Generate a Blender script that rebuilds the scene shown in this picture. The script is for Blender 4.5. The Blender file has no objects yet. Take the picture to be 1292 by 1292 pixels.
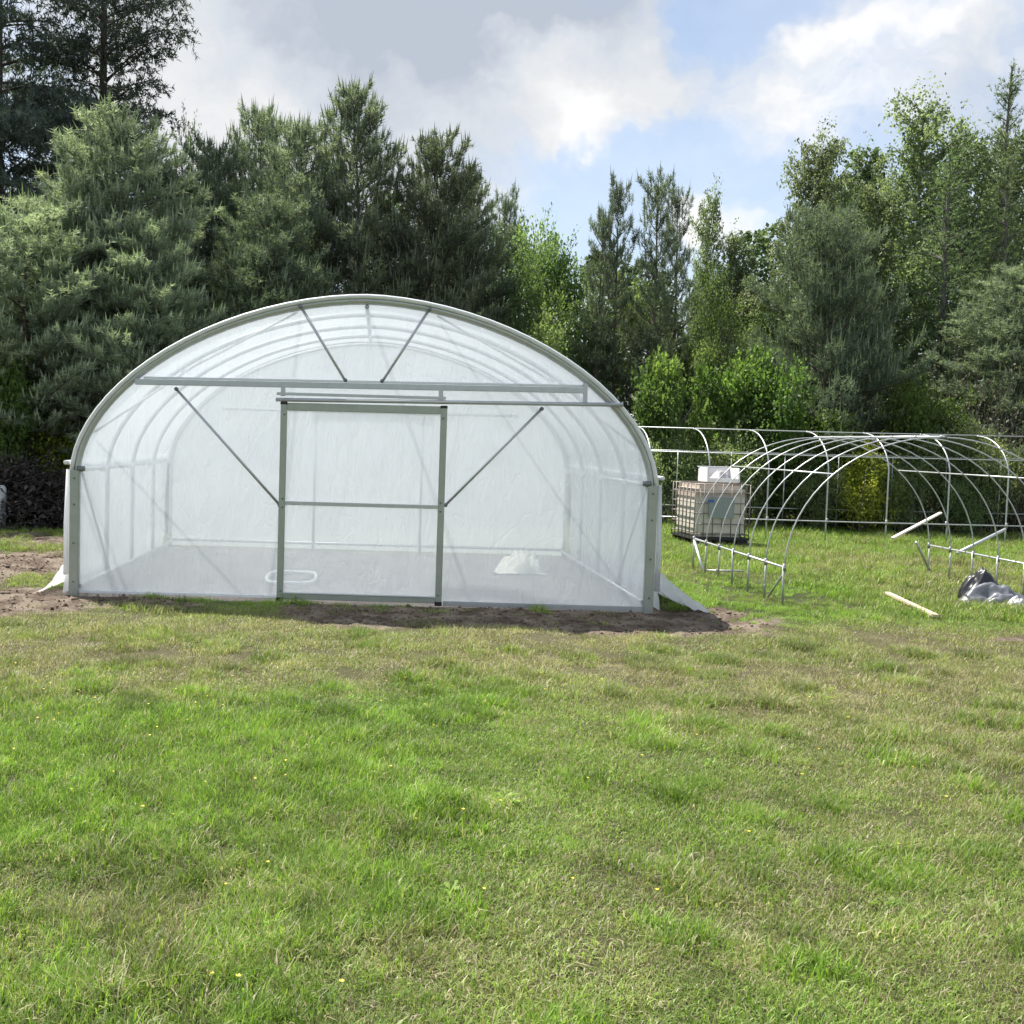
import bpy, bmesh, math, random
import numpy as np
from mathutils import Vector, Matrix

# ------------------------------------------------------------------ camera
scene = bpy.context.scene
C = scene.collection
CAM = dict(x=0.1828, y=-11.1684, z=1.6951, yaw=0.021066, pit=-0.054428, rol=0.026142, f=1369.04, ox=450.24, oy=628.84, N=1292.0)


def cam_axes():
    yaw, pit, rol = CAM['yaw'], CAM['pit'], CAM['rol']
    fw = np.array([-math.sin(yaw) * math.cos(pit), math.cos(yaw) * math.cos(pit), math.sin(pit)])
    r = np.array([math.cos(yaw), math.sin(yaw), 0.0])
    u = np.cross(r, fw)
    return r * math.cos(rol) + u * math.sin(rol), -r * math.sin(rol) + u * math.cos(rol), fw


R2, U2, FW = cam_axes()
CPOS = np.array([CAM['x'], CAM['y'], CAM['z']])


def ray(px, py):
    return FW + R2 * (px - CAM['ox']) / CAM['f'] - U2 * (py - CAM['oy']) / CAM['f']


def at(px, py, Y):
    """point of the place at depth Y that the photograph shows at px, py"""
    d = ray(px, py)
    return CPOS + d * (Y - CPOS[1]) / d[1]


def gp(px, py, z=0.0):
    d = ray(px, py)
    return CPOS + d * (z - CPOS[2]) / d[2]


cam_data = bpy.data.cameras.new('camera')
cam = bpy.data.objects.new('camera', cam_data)
C.objects.link(cam)
cam.matrix_world = Matrix(((R2[0], U2[0], -FW[0], CPOS[0]), (R2[1], U2[1], -FW[1], CPOS[1]), (R2[2], U2[2], -FW[2], CPOS[2]), (0, 0, 0, 1)))
cam_data.sensor_width = 36.0
cam_data.lens = 36.0 * CAM['f'] / CAM['N']
cam_data.shift_x = (646.0 - CAM['ox']) / CAM['N']
cam_data.shift_y = -(646.0 - CAM['oy']) / CAM['N']
cam_data.clip_start = 0.05
cam_data.clip_end = 3000
scene.camera = cam

# ------------------------------------------------------------------ light
SUN_EL, SUN_AZ = math.radians(60), math.radians(-42)      # azimuth from +Y (away from the camera), negative = to the left
SUN_DIR = Vector((math.sin(SUN_AZ) * math.cos(SUN_EL), math.cos(SUN_AZ) * math.cos(SUN_EL), math.sin(SUN_EL)))
sun_data = bpy.data.lights.new('sun', 'SUN')
sun_data.energy = 4.9
sun_data.angle = math.radians(0.55)
sun_data.color = (1.0, 0.955, 0.88)
sun = bpy.data.objects.new('sun', sun_data)
sun.rotation_euler = SUN_DIR.to_track_quat('Z', 'Y').to_euler()
sun.location = (0, 0, 40)
C.objects.link(sun)

scene.view_settings.view_transform = 'Standard'
scene.view_settings.look = 'None'
scene.view_settings.gamma = 1.0
scene.view_settings.use_curve_mapping = False
scene.view_settings.exposure = 1.08
scene.render.engine = 'CYCLES'
scene.cycles.use_denoising = True
scene.cycles.max_bounces = 7
scene.cycles.diffuse_bounces = 3
scene.cycles.transmission_bounces = 6
scene.cycles.transparent_max_bounces = 12
scene.cycles.use_adaptive_sampling = True
scene.cycles.adaptive_threshold = 0.02
scene.cycles.sample_clamp_indirect = 6.0


class NT:
    """small node-tree helper"""
    def __init__(self, tree):
        self.t = tree
        tree.nodes.clear()

    def n(self, typ, ins=None, **props):
        nd = self.t.nodes.new(typ)
        for k, v in props.items():
            setattr(nd, k, v)
        for k, v in (ins or {}).items():
            s = nd.inputs[k]
            if isinstance(v, bpy.types.NodeSocket):
                self.t.links.new(v, s)
            else:
                s.default_value = v
        return nd

    def math(self, op, a, b=0.0, clamp=False):
        return self.n('ShaderNodeMath', {0: a, 1: b}, operation=op, use_clamp=clamp).outputs[0]

    def mix(self, fac, a, b, blend='MIX'):
        nd = self.n('ShaderNodeMix', data_type='RGBA', blend_type=blend)
        for k, v in ((0, fac), (6, a), (7, b)):
            if isinstance(v, bpy.types.NodeSocket):
                self.t.links.new(v, nd.inputs[k])
            else:
                nd.inputs[k].default_value = v if not isinstance(v, tuple) or len(v) == 4 else v + (1,)
        return nd.outputs[2]

    def ramp(self, fac, stops, interp='LINEAR'):
        nd = self.n('ShaderNodeValToRGB', {0: fac})
        cr = nd.color_ramp
        cr.interpolation = interp
        while len(cr.elements) < len(stops):
            cr.elements.new(0.5)
        for e, (p, c) in zip(cr.elements, stops):
            e.position = p
            e.color = c if len(c) == 4 else tuple(c) + (1,)
        return nd.outputs[0]

    def noise(self, vec, scale, detail=4, rough=0.55, dist=0.0):
        nd = self.n('ShaderNodeTexNoise', {'Scale': scale, 'Detail': detail, 'Roughness': rough, 'Distortion': dist})
        if vec is not None:
            self.t.links.new(vec, nd.inputs['Vector'])
        return nd.outputs[0]

    def smooth(self, v, a, b):
        return self.n('ShaderNodeMapRange', {0: v, 1: a, 2: b, 3: 0.0, 4: 1.0}, interpolation_type='SMOOTHSTEP').outputs[0]


world = bpy.data.worlds.new('World')
scene.world = world
world.use_nodes = True
world.cycles.sampling_method = 'MANUAL'
world.cycles.sample_map_resolution = 256
w = NT(world.node_tree)
sky = w.n('ShaderNodeTexSky', sky_type='NISHITA', sun_disc=False, sun_elevation=SUN_EL, sun_rotation=SUN_AZ, air_density=1.0, dust_density=0.6, ozone_density=1.4)
tc = w.n('ShaderNodeTexCoord').outputs['Generated']
nrm = w.n('ShaderNodeVectorMath', {0: tc}, operation='NORMALIZE').outputs[0]
warp = w.n('ShaderNodeTexNoise', {'Vector': nrm, 'Scale': 11.0, 'Detail': 4.0, 'Roughness': 0.6})
wv = w.n('ShaderNodeVectorMath', {0: warp.outputs[1], 1: (0.5, 0.5, 0.5)}, operation='SUBTRACT').outputs[0]
wv = w.n('ShaderNodeVectorMath', {0: wv, 'Scale': 0.125}, operation='SCALE').outputs[0]
wdir = w.n('ShaderNodeVectorMath', {0: nrm, 1: wv}, operation='ADD').outputs[0]
flat = w.n('ShaderNodeVectorMath', {0: wdir, 1: (1.0, 1.0, 2.0)}, operation='MULTIPLY').outputs[0]
base_cov = w.noise(flat, 6.0, 5, 0.6)


def blob(px, py, rx, ry):
    """soft patch of the cloud deck; radii in photo pixels"""
    d = ray(px, py)
    d = d / np.linalg.norm(d)
    dv = w.n('ShaderNodeVectorMath', {0: wdir, 1: tuple(float(q) for q in d)}, operation='SUBTRACT').outputs[0]
    k = CAM['f']
    dv = w.n('ShaderNodeVectorMath', {0: dv, 1: (k / rx, k / rx, k / ry)}, operation='MULTIPLY').outputs[0]
    ln = w.n('ShaderNodeVectorMath', {0: dv}, operation='LENGTH').outputs['Value']
    return w.math('SUBTRACT', 1.0, w.smooth(ln, 0.0, 1.0))


def total(items):
    acc = None
    for v, k in items:
        v = w.math('MULTIPLY', v, k)
        acc = v if acc is None else w.math('ADD', acc, v)
    return acc


deck = blob(480, 40, 640, 400)
top_band = blob(660, -75, 560, 190)
puffs = total([(blob(668, 84, 95, 85), 1.0), (blob(742, 155, 95, 80), 1.1), (blob(225, 60, 130, 150), .6), (blob(345, 150, 90, 80), .6),
               (blob(1030, 55, 130, 60), .40), (blob(1200, 45, 140, 70), .48), (blob(1140, 130, 110, 55), .36), (blob(1260, 110, 130, 110), .4), (blob(985, 135, 110, 50), .40), (blob(820, 105, 75, 45), .4), (blob(795, 50, 150, 55), .42), (blob(905, 285, 80, 60), .8)])
holes = total([(blob(940, 8, 110, 60), 1.0), (blob(830, 190, 170, 70), .4), (blob(700, 30, 60, 30), .2), (blob(780, 245, 260, 120), .45), (blob(290, 100, 45, 70), .3)])
cov = w.math('ADD', w.math('ADD', w.math('MULTIPLY', base_cov, 1.35), puffs), w.math('SUBTRACT', w.math('MULTIPLY', deck, .75), holes))
alpha = w.math('ADD', 0.40, w.math('MULTIPLY', w.smooth(cov, 0.58, 1.25), 0.60))
grey = total([(top_band, .75), (deck, .60), (puffs, -.55), (blob(1262, 105, 110, 80), .6)])
grey = w.math('ADD', grey, w.math('MULTIPLY', w.math('SUBTRACT', base_cov, 0.5), -1.3))
grey = w.math('ADD', grey, 0.12)
ccol = w.ramp(grey, [(0.0, (1.10, 1.10, 1.10)), (0.25, (0.93, 0.945, 0.965)), (0.60, (0.76, 0.81, 0.88)), (1.0, (0.56, 0.62, 0.72))])
bg_sky = w.n('ShaderNodeBackground', {0: sky.outputs[0], 1: 0.085})
bg_cld = w.n('ShaderNodeBackground', {0: ccol, 1: 0.44})
mixs = w.n('ShaderNodeMixShader', {0: alpha, 1: bg_sky.outputs[0], 2: bg_cld.outputs[0]})
w.n('ShaderNodeOutputWorld', {0: mixs.outputs[0]})

# ------------------------------------------------------------------ helpers
rng = np.random.default_rng(7)
random.seed(7)


def mesh_np(name, verts, faces, tint=None, smooth=False, attrs=None):
    me = bpy.data.meshes.new(name)
    verts = np.asarray(verts, np.float32)
    faces = np.asarray(faces, np.int32)
    nf, k = faces.shape
    me.vertices.add(len(verts))
    me.vertices.foreach_set('co', verts.ravel())
    me.loops.add(nf * k)
    me.loops.foreach_set('vertex_index', faces.ravel())
    me.polygons.add(nf)
    me.polygons.foreach_set('loop_start', np.arange(0, nf * k, k, dtype=np.int32))
    me.polygons.foreach_set('loop_total', np.full(nf, k, np.int32))
    if smooth:
        me.polygons.foreach_set('use_smooth', np.ones(nf, bool))
    me.update(calc_edges=True)
    for nm, arr in list((attrs or {}).items()) + ([('tint', tint)] if tint is not None else []):
        a = me.attributes.new(nm, 'FLOAT', 'POINT')
        a.data.foreach_set('value', np.asarray(arr, np.float32))
    return me


def link(name, me, mat, parent=None, loc=None):
    o = bpy.data.objects.new(name, me)
    C.objects.link(o)
    if mat is not None and len(me.materials) == 0:
        me.materials.append(mat)
    if parent is not None:
        o.parent = parent
    if loc is not None:
        o.location = loc
    return o


def tag(o, label=None, cat=None, group=None, kind=None):
    for k, v in (('label', label), ('category', cat), ('group', group), ('kind', kind)):
        if v:
            o[k] = v
    return o


def thing(name, label, cat, loc=(0, 0, 0), group=None):
    o = bpy.data.objects.new(name, None)
    o.empty_display_size = 0.2
    o.location = loc
    C.objects.link(o)
    return tag(o, label, cat, group)


def tube_np(pts, rad, sides=8, cap=True):
    pts = np.asarray(pts, float)
    n = len(pts)
    rad = np.broadcast_to(np.asarray(rad, float), (n,))
    tan = np.gradient(pts, axis=0)
    tan /= np.linalg.norm(tan, axis=1, keepdims=True) + 1e-9
    ref = np.array([0, 0, 1.0]) if abs(tan[0][2]) < 0.9 else np.array([1.0, 0, 0])
    a = np.cross(tan[0], ref)
    a /= np.linalg.norm(a)
    V = []
    ang = np.linspace(0, 2 * np.pi, sides, endpoint=False)
    for i in range(n):
        a = a - tan[i] * (a @ tan[i])
        a /= np.linalg.norm(a) + 1e-9
        b = np.cross(tan[i], a)
        V.append(pts[i] + rad[i] * (np.cos(ang)[:, None] * a + np.sin(ang)[:, None] * b))
    V = np.concatenate(V)
    F = []
    for i in range(n - 1):
        for j in range(sides):
            k = (j + 1) % sides
            F.append((i * sides + j, i * sides + k, (i + 1) * sides + k, (i + 1) * sides + j))
    if cap:
        for base, c in ((0, pts[0]), ((n - 1) * sides, pts[-1])):
            V = np.vstack([V, c])
            ci = len(V) - 1
            for j in range(0, sides, 2):
                a1, a2, a3 = base + j, base + (j + 1) % sides, base + (j + 2) % sides
                F.append((ci, a1, a2, a3) if base else (ci, a3, a2, a1))
    return V, np.array(F)


def tube(name, pts, rad, mat, parent=None, sides=8, origin=(0, 0, 0)):
    V, F = tube_np(np.asarray(pts, float) - np.asarray(origin, float), rad, sides)
    return link(name, mesh_np(name, V, F, smooth=sides > 4), mat, parent)


def box(name, p0, p1, mat, parent=None, bev=0.004, origin=(0, 0, 0)):
    bm = bmesh.new()
    p0, p1 = np.minimum(p0, p1) - np.asarray(origin), np.maximum(p0, p1) - np.asarray(origin)
    c, s = (p0 + p1) / 2, p1 - p0
    bmesh.ops.create_cube(bm, size=1.0, matrix=Matrix.Translation(c) @ Matrix.Diagonal((*s, 1)))
    if bev:
        bmesh.ops.bevel(bm, geom=bm.edges[:], offset=min(bev, min(s) * .3), segments=2, affect='EDGES')
    me = bpy.data.meshes.new(name)
    bm.to_mesh(me)
    bm.free()
    return link(name, me, mat, parent)


def bar(name, a, b, wid, dep, mat, parent=None, bev=0.004, origin=(0, 0, 0), up=(0, 1, 0)):
    """bevelled rectangular bar from a to b; dep is measured along up"""
    a, b = Vector(a) - Vector(origin), Vector(b) - Vector(origin)
    d = (b - a)
    L = d.length
    d.normalize()
    u = Vector(up)
    u = (u - d * u.dot(d)).normalized()
    s = d.cross(u)
    bm = bmesh.new()
    M = Matrix(((d.x, s.x, u.x, (a.x + b.x) / 2), (d.y, s.y, u.y, (a.y + b.y) / 2), (d.z, s.z, u.z, (a.z + b.z) / 2), (0, 0, 0, 1)))
    bmesh.ops.create_cube(bm, size=1.0, matrix=M @ Matrix.Diagonal((L, wid, dep, 1)))
    if bev:
        bmesh.ops.bevel(bm, geom=bm.edges[:], offset=min(bev, min(wid, dep) * .3), segments=2, affect='EDGES')
    me = bpy.data.meshes.new(name)
    bm.to_mesh(me)
    bm.free()
    return link(name, me, mat, parent)


def vnoise(x, y, scale, seed=0, octaves=4, gain=0.5):
    """value-noise fbm in 0..1"""
    x, y = np.asarray(x, float) * scale, np.asarray(y, float) * scale
    out, amp, tot = 0, 1.0, 0.0
    for o in range(octaves):
        xi, yi = np.floor(x).astype(np.int64), np.floor(y).astype(np.int64)
        fx, fy = x - xi, y - yi
        fx, fy = fx * fx * (3 - 2 * fx), fy * fy * (3 - 2 * fy)

        def h(a, b):
            v = (a * 374761393 + b * 668265263 + (seed + o * 17) * 974634599) & 0x7fffffff
            v = ((v ^ (v >> 13)) * 1274126177) & 0x7fffffff
            return ((v ^ (v >> 16)) & 0xffff) / 65535.0
        v = (h(xi, yi) * (1 - fx) + h(xi + 1, yi) * fx) * (1 - fy) + (h(xi, yi + 1) * (1 - fx) + h(xi + 1, yi + 1) * fx) * fy
        out = out + v * amp
        tot += amp
        amp *= gain
        x, y = x * 2.03, y * 2.03
    return out / tot


def sstep(a, b, v):
    t = np.clip((np.asarray(v, float) - a) / (b - a), 0, 1)
    return t * t * (3 - 2 * t)


# ------------------------------------------------------------------ materials
def new_mat(name):
    m = bpy.data.materials.new(name)
    m.use_nodes = True
    return m, NT(m.node_tree)


def out(t, shader, disp=None):
    o = t.n('ShaderNodeOutputMaterial', {0: shader})
    return o


def plain(name, col, rough=0.6, metal=0.0, nscale=30, var=0.12, bump=0.0, spec=0.5):
    m, t = new_mat(name)
    tco = t.n('ShaderNodeTexCoord').outputs['Object']
    nz = t.noise(tco, nscale, 5, 0.6)
    c = t.mix(nz, tuple(x * (1 - var) for x in col), tuple(min(1, x * (1 + var)) for x in col))
    b = t.n('ShaderNodeBsdfPrincipled', {'Base Color': c, 'Roughness': rough, 'Metallic': metal, 'Specular IOR Level': spec})
    if bump:
        bp = t.n('ShaderNodeBump', {'Strength': bump, 'Distance': 0.02, 'Height': nz})
        t.t.links.new(bp.outputs[0], b.inputs['Normal'])
    out(t, b.outputs[0])
    return m


M = {}


def steel(name, col, rough=0.42, metal=0.75):
    m, t = new_mat(name)
    tco = t.n('ShaderNodeTexCoord').outputs['Object']
    n1 = t.noise(tco, 9, 5, 0.6)
    n2 = t.noise(tco, 60, 3, 0.6)
    c = t.mix(n1, tuple(x * .82 for x in col), tuple(min(1, x * 1.15) for x in col))
    c = t.mix(t.math('MULTIPLY', t.smooth(n2, .58, .75), .25), c, (.30, .29, .26))
    r = t.math('ADD', t.math('MULTIPLY', n2, .25), rough - .1)
    b = t.n('ShaderNodeBsdfPrincipled', {'Base Color': c, 'Roughness': r, 'Metallic': metal})
    out(t, b.outputs[0])
    return m


M['steel'] = steel('galvanised_steel', (.52, .54, .55))
M['steel_post'] = steel('dull_steel', (.40, .43, .38), .48, .55)
M['steel_white'] = steel('bright_galvanised_pipe', (.52, .54, .55), .4, .55)
M['black'] = plain('black_plastic', (.015, .016, .018), .45)
M['white_plastic'] = plain('white_plastic_clip', (.75, .77, .76), .4)

# clear-milky polyethylene film
def film(name, transp, tl=(.905, .955, 1.0), gloss=.12, tl_share=.55, seed=0.0):
    m, t = new_mat(name)
    tco = t.n('ShaderNodeTexCoord').outputs['Object']
    mp = t.n('ShaderNodeMapping', {0: tco, 'Location': (seed, seed, 0), 'Scale': (1.0, 1.0, .55)}).outputs[0]
    nz = t.noise(mp, 1.4, 4, .55)
    fine = t.noise(mp, 7, 5, .6, .6)
    fac = t.math('ADD', transp - .05, t.math('MULTIPLY', nz, .10))
    mp2 = t.n('ShaderNodeMapping', {0: tco, 'Rotation': (0, .35, 0), 'Scale': (1.6, 1.2, .5)}).outputs[0]
    streak = t.noise(mp2, 1.6, 4, .6, 1.8)
    mp3 = t.n('ShaderNodeMapping', {0: tco, 'Rotation': (0, .6, .2), 'Scale': (1.3, 1.3, .6)}).outputs[0]
    cr = t.noise(mp3, 1.1, 3, .5, 2.2)
    cr = t.math('SUBTRACT', 1.0, t.smooth(t.math('ABSOLUTE', t.math('SUBTRACT', cr, .5)), 0.0, .02))
    hgt = t.math('ADD', t.math('ADD', fine, t.math('MULTIPLY', streak, 2.2)), t.math('MULTIPLY', cr, .22))
    bp = t.n('ShaderNodeBump', {'Strength': .28, 'Distance': .04, 'Height': hgt}).outputs[0]
    fac = t.math('SUBTRACT', fac, t.math('MULTIPLY', t.smooth(streak, .52, .72), .05))
    tr = t.n('ShaderNodeBsdfTransparent', {0: (.97, .98, .985, 1)})
    ts = t.n('ShaderNodeBsdfTranslucent', {0: tl + (1,), 1: bp})
    df = t.n('ShaderNodeBsdfDiffuse', {0: tl + (1,), 2: bp})
    sc = t.n('ShaderNodeMixShader', {0: 1 - tl_share, 1: ts.outputs[0], 2: df.outputs[0]})
    a = t.n('ShaderNodeMixShader', {0: fac, 1: sc.outputs[0], 2: tr.outputs[0]})
    gl = t.n('ShaderNodeBsdfGlossy', {0: (1, 1, 1, 1), 1: .18, 'Normal': bp})
    fr = t.n('ShaderNodeLayerWeight', {0: .25, 1: bp})
    f2 = t.math('MULTIPLY', fr.outputs[0], gloss * 3)
    b = t.n('ShaderNodeMixShader', {0: f2, 1: a.outputs[0], 2: gl.outputs[0]})
    out(t, b.outputs[0])
    return m


M['film'] = film('milky_greenhouse_film', .31)
M['film_roof'] = film('milky_roof_film', .22, seed=3.0)
M['film_skirt'] = film('folded_white_film', .10, tl=(.9, .91, .92), seed=5.0)


def foliage(name, dark, mid, light, transl=.3, rough=.55, objvar=.16, tl_gain=1.5):
    m, t = new_mat(name)
    tint = t.n('ShaderNodeAttribute', attribute_name='tint').outputs['Fac']
    oi = t.n('ShaderNodeObjectInfo').outputs['Random']
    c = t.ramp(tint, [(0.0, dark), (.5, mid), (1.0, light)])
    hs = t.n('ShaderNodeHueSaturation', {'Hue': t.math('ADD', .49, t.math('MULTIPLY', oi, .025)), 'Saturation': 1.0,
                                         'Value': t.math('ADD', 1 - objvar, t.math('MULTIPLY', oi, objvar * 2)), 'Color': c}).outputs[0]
    b = t.n('ShaderNodeBsdfPrincipled', {'Base Color': hs, 'Roughness': rough, 'Specular IOR Level': .35})
    lc = t.mix(1.0, hs, (tl_gain, tl_gain * 1.08, tl_gain * .6), 'MULTIPLY')
    tr = t.n('ShaderNodeBsdfTranslucent', {0: lc})
    mx = t.n('ShaderNodeMixShader', {0: transl, 1: b.outputs[0], 2: tr.outputs[0]})
    out(t, mx.outputs[0])
    return m


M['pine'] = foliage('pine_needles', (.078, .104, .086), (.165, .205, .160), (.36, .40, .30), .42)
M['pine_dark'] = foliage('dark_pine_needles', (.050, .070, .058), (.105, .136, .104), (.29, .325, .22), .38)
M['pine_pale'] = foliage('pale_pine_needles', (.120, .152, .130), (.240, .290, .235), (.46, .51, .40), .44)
M['spruce'] = foliage('dark_spruce_needles', (.050, .068, .064), (.094, .120, .106), (.16, .19, .15), .3)
M['larch'] = foliage('larch_needles', (.060, .092, .052), (.108, .155, .082), (.20, .25, .13), .46)
M['birch'] = foliage('birch_leaves', (.090, .118, .066), (.155, .192, .108), (.29, .32, .20), .46)
M['broad'] = foliage('broad_leaves', (.062, .098, .036), (.118, .175, .062), (.24, .30, .13), .46)
M['bright'] = foliage('bright_maple_leaves', (.055, .098, .026), (.105, .168, .044), (.23, .30, .095), .46)
M['yellow'] = foliage('yellow_green_leaves', (.15, .21, .03), (.27, .33, .05), (.42, .42, .07), .42)
M['under'] = foliage('undergrowth_leaves', (.080, .115, .050), (.160, .210, .090), (.36, .39, .22), .46)
M['dead'] = foliage('grey_dry_leaves', (.075, .085, .050), (.13, .14, .09), (.23, .22, .15), .25)
M['brush'] = foliage('dark_dry_twigs', (.018, .015, .014), (.045, .038, .034), (.13, .11, .095), .05, objvar=.05)


def bark(name, a, b, scale=14):
    m, t = new_mat(name)
    tco = t.n('ShaderNodeTexCoord').outputs['Object']
    mp = t.n('ShaderNodeMapping', {0: tco, 'Scale': (1, 1, .25)}).outputs[0]
    nz = t.noise(mp, scale, 6, .65, .4)
    c = t.mix(t.smooth(nz, .3, .7), a, b)
    bp = t.n('ShaderNodeBump', {'Strength': .6, 'Distance': .03, 'Height': nz})
    bs = t.n('ShaderNodeBsdfPrincipled', {'Base Color': c, 'Roughness': .85, 'Normal': bp.outputs[0]})
    out(t, bs.outputs[0])
    return m


M['bark'] = bark('pine_bark', (.045, .036, .030), (.14, .11, .09))
M['bark_grey'] = bark('grey_bark', (.07, .065, .055), (.19, .18, .16))
M['bark_birch'] = bark('birch_bark', (.06, .055, .05), (.55, .53, .49), 7)


def ground_material():
    m, t = new_mat('field_ground')
    pos = t.n('ShaderNodeNewGeometry').outputs['Position']
    soil = t.n('ShaderNodeAttribute', attribute_name='soil').outputs['Fac']
    dry = t.n('ShaderNodeAttribute', attribute_name='dry').outputs['Fac']
    n1 = t.noise(pos, 3.0, 6, .62)
    n2 = t.noise(pos, 22.0, 6, .7)
    n3 = t.noise(pos, 90.0, 4, .7)
    thatch = t.mix(dry, (.058, .078, .026), (.170, .148, .082))
    thatch = t.mix(t.smooth(n3, .35, .75), t.mix(.5, thatch, (.03, .028, .018)), thatch)
    earth = t.ramp(n2, [(.2, (.055, .040, .030)), (.5, (.125, .093, .070)), (.8, (.23, .178, .135))])
    earth = t.mix(t.smooth(n1, .42, .62), earth, (.26, .215, .165), 'MIX')
    earth = t.mix(t.smooth(n3, .3, .6), t.mix(.5, earth, (.05, .036, .026)), earth)
    flo = t.n('ShaderNodeAttribute', attribute_name='floor').outputs['Fac']
    earth = t.mix(t.math('MULTIPLY', flo, .5), earth, t.mix(n2, (.27, .25, .24), (.42, .40, .39)))
    fac = t.smooth(t.math('ADD', soil, t.math('MULTIPLY', t.math('SUBTRACT', n2, .5), .6)), .3, .6)
    col = t.mix(fac, thatch, earth)
    h = t.math('ADD', t.math('MULTIPLY', n2, .7), t.math('MULTIPLY', n3, .4))
    bp = t.n('ShaderNodeBump', {'Strength': .9, 'Distance': .05, 'Height': h})
    b = t.n('ShaderNodeBsdfPrincipled', {'Base Color': col, 'Roughness': .95, 'Specular IOR Level': .15, 'Normal': bp.outputs[0]})
    out(t, b.outputs[0])
    return m


M['ground'] = ground_material()


def grass_material():
    m, t = new_mat('grass_blades')
    dry = t.n('ShaderNodeAttribute', attribute_name='dry', attribute_type='INSTANCER').outputs['Fac']
    lum = t.n('ShaderNodeAttribute', attribute_name='lum', attribute_type='INSTANCER').outputs['Fac']
    tint = t.n('ShaderNodeAttribute', attribute_name='tint').outputs['Fac']
    kind = t.n('ShaderNodeAttribute', attribute_name='fade').outputs['Fac']
    g = t.ramp(tint, [(0.0, (.085, .165, .020)), (.5, (.165, .285, .034)), (1.0, (.270, .385, .070))])
    g2 = t.ramp(tint, [(0.0, (.115, .150, .030)), (.5, (.190, .225, .055)), (1.0, (.28, .30, .11))])
    g = t.mix(t.math('MULTIPLY', dry, 1.0, True), g, g2)
    s = t.ramp(tint, [(0.0, (.15, .130, .070)), (.5, (.26, .230, .130)), (1.0, (.44, .40, .27))])
    isdry = t.math('LESS_THAN', kind, t.math('ADD', .06, t.math('MULTIPLY', dry, .72)))
    c = t.mix(isdry, g, s)
    c = t.mix(1.0, c, t.n('ShaderNodeCombineColor', {0: lum, 1: lum, 2: lum}).outputs[0], 'MULTIPLY')
    b = t.n('ShaderNodeBsdfPrincipled', {'Base Color': c, 'Roughness': .5, 'Specular IOR Level': .4})
    tr = t.n('ShaderNodeBsdfTranslucent', {0: t.mix(1.0, c, (1.5, 1.6, .9), 'MULTIPLY')})
    mx = t.n('ShaderNodeMixShader', {0: .34, 1: b.outputs[0], 2: tr.outputs[0]})
    out(t, mx.outputs[0])
    return m


M['grass'] = grass_material()

# ------------------------------------------------------------------ ground
TW, TL, TH, THS = 6.0, 5.08, 3.14, 1.29          # tunnel width, length, height, side height


def soil_mask(x, y):
    x, y = np.asarray(x, float), np.asarray(y, float)
    n = vnoise(x, y, .9, 3, 4) - .5
    n2 = vnoise(x, y, 3.1, 5, 3) - .5
    front = sstep(-1.75, -.75, y + n * 2.2) * (1 - sstep(-.05, .35, y)) * sstep(-5.6, -4.4, x) * (1 - sstep(3.7, 4.6, x + n))
    patch = np.exp(-(((x - 1.2) / 1.1) ** 2 + ((y + 1.0) / .55) ** 2)) * .5
    left = sstep(-2.9, -3.5, x) * sstep(-2.4, -1.2, y + n * 2.2) * (1 - sstep(6.0, 9.5, y)) * (.62 + n * 2.2)
    right = np.exp(-(((x - 3.7) / .55) ** 2 + ((y - .35) / .75) ** 2)) * (.62 + n * 1.6)
    inside = ((np.abs(x) < TW / 2 + .12) & (y > -.12) & (y < TL + .1)) * 1.0
    rp = np.exp(-(((x - 6.1) / .35) ** 2 + ((y + 1.05) / .10) ** 2)) * 1.0
    m = np.maximum.reduce([front * (.80 + n * 1.5 + n2 * .8) + patch, left, right, inside, rp])
    return np.clip(m, 0, 1)


def dry_mask(x, y):
    x, y = np.asarray(x, float), np.asarray(y, float)
    n = vnoise(x, y, .55, 11, 4) - .5
    n2 = vnoise(x, y, 1.7, 13, 3) - .5
    band = sstep(-5.2, -2.9, y + n * 2.0) * (1 - sstep(-1.2, -.2, y)) * .55
    right = sstep(.2, 2.6, x + n * 2) * (1 - sstep(-3.4, -2.5, y)) * .25
    far = sstep(.3, 1.2, y) * (.22 + n * .6)
    lush = sstep(1.2, -.8, x + n * 1.5) * (1 - sstep(-5.0, -3.4, y + n * 1.5)) * .24
    near_left = np.exp(-(((x + .7) / .9) ** 2 + ((y + 7.6) / .55) ** 2)) * .35
    return np.clip(.13 + band + right + far - lush + near_left + n * .55 + n2 * .5, 0, 1)


def ground_height(x, y):
    s = soil_mask(x, y)
    inside = ((np.abs(x) < TW / 2 + .12) & (y > -.2) & (y < TL + .1))
    z = (vnoise(x, y, .45, 21, 3) - .5) * .05 + (vnoise(x, y, 2.6, 22, 3) - .5) * .035
    z = z + s * (vnoise(x, y, 5.0, 23, 4) - .5) * .12 * (1 - inside * .75)
    near = np.maximum(0, 1 - np.abs(y + 0.0) / .25) * (np.abs(x) < 3.1)
    z = np.where(near > 0, z * (1 - near) - .015 * near, z)
    far = sstep(25, 60, np.hypot(x, y))
    return np.where(far > 0, z * (1 - far), z)


def axis(lo, hi, step, reach):
    a = list(np.arange(lo, hi + 1e-6, step))
    s = step
    p, q = lo, hi
    while q < reach:
        s *= 1.5
        p, q = p - s, q + s
        a = [p] + a + [q]
    return np.array(a)


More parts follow.
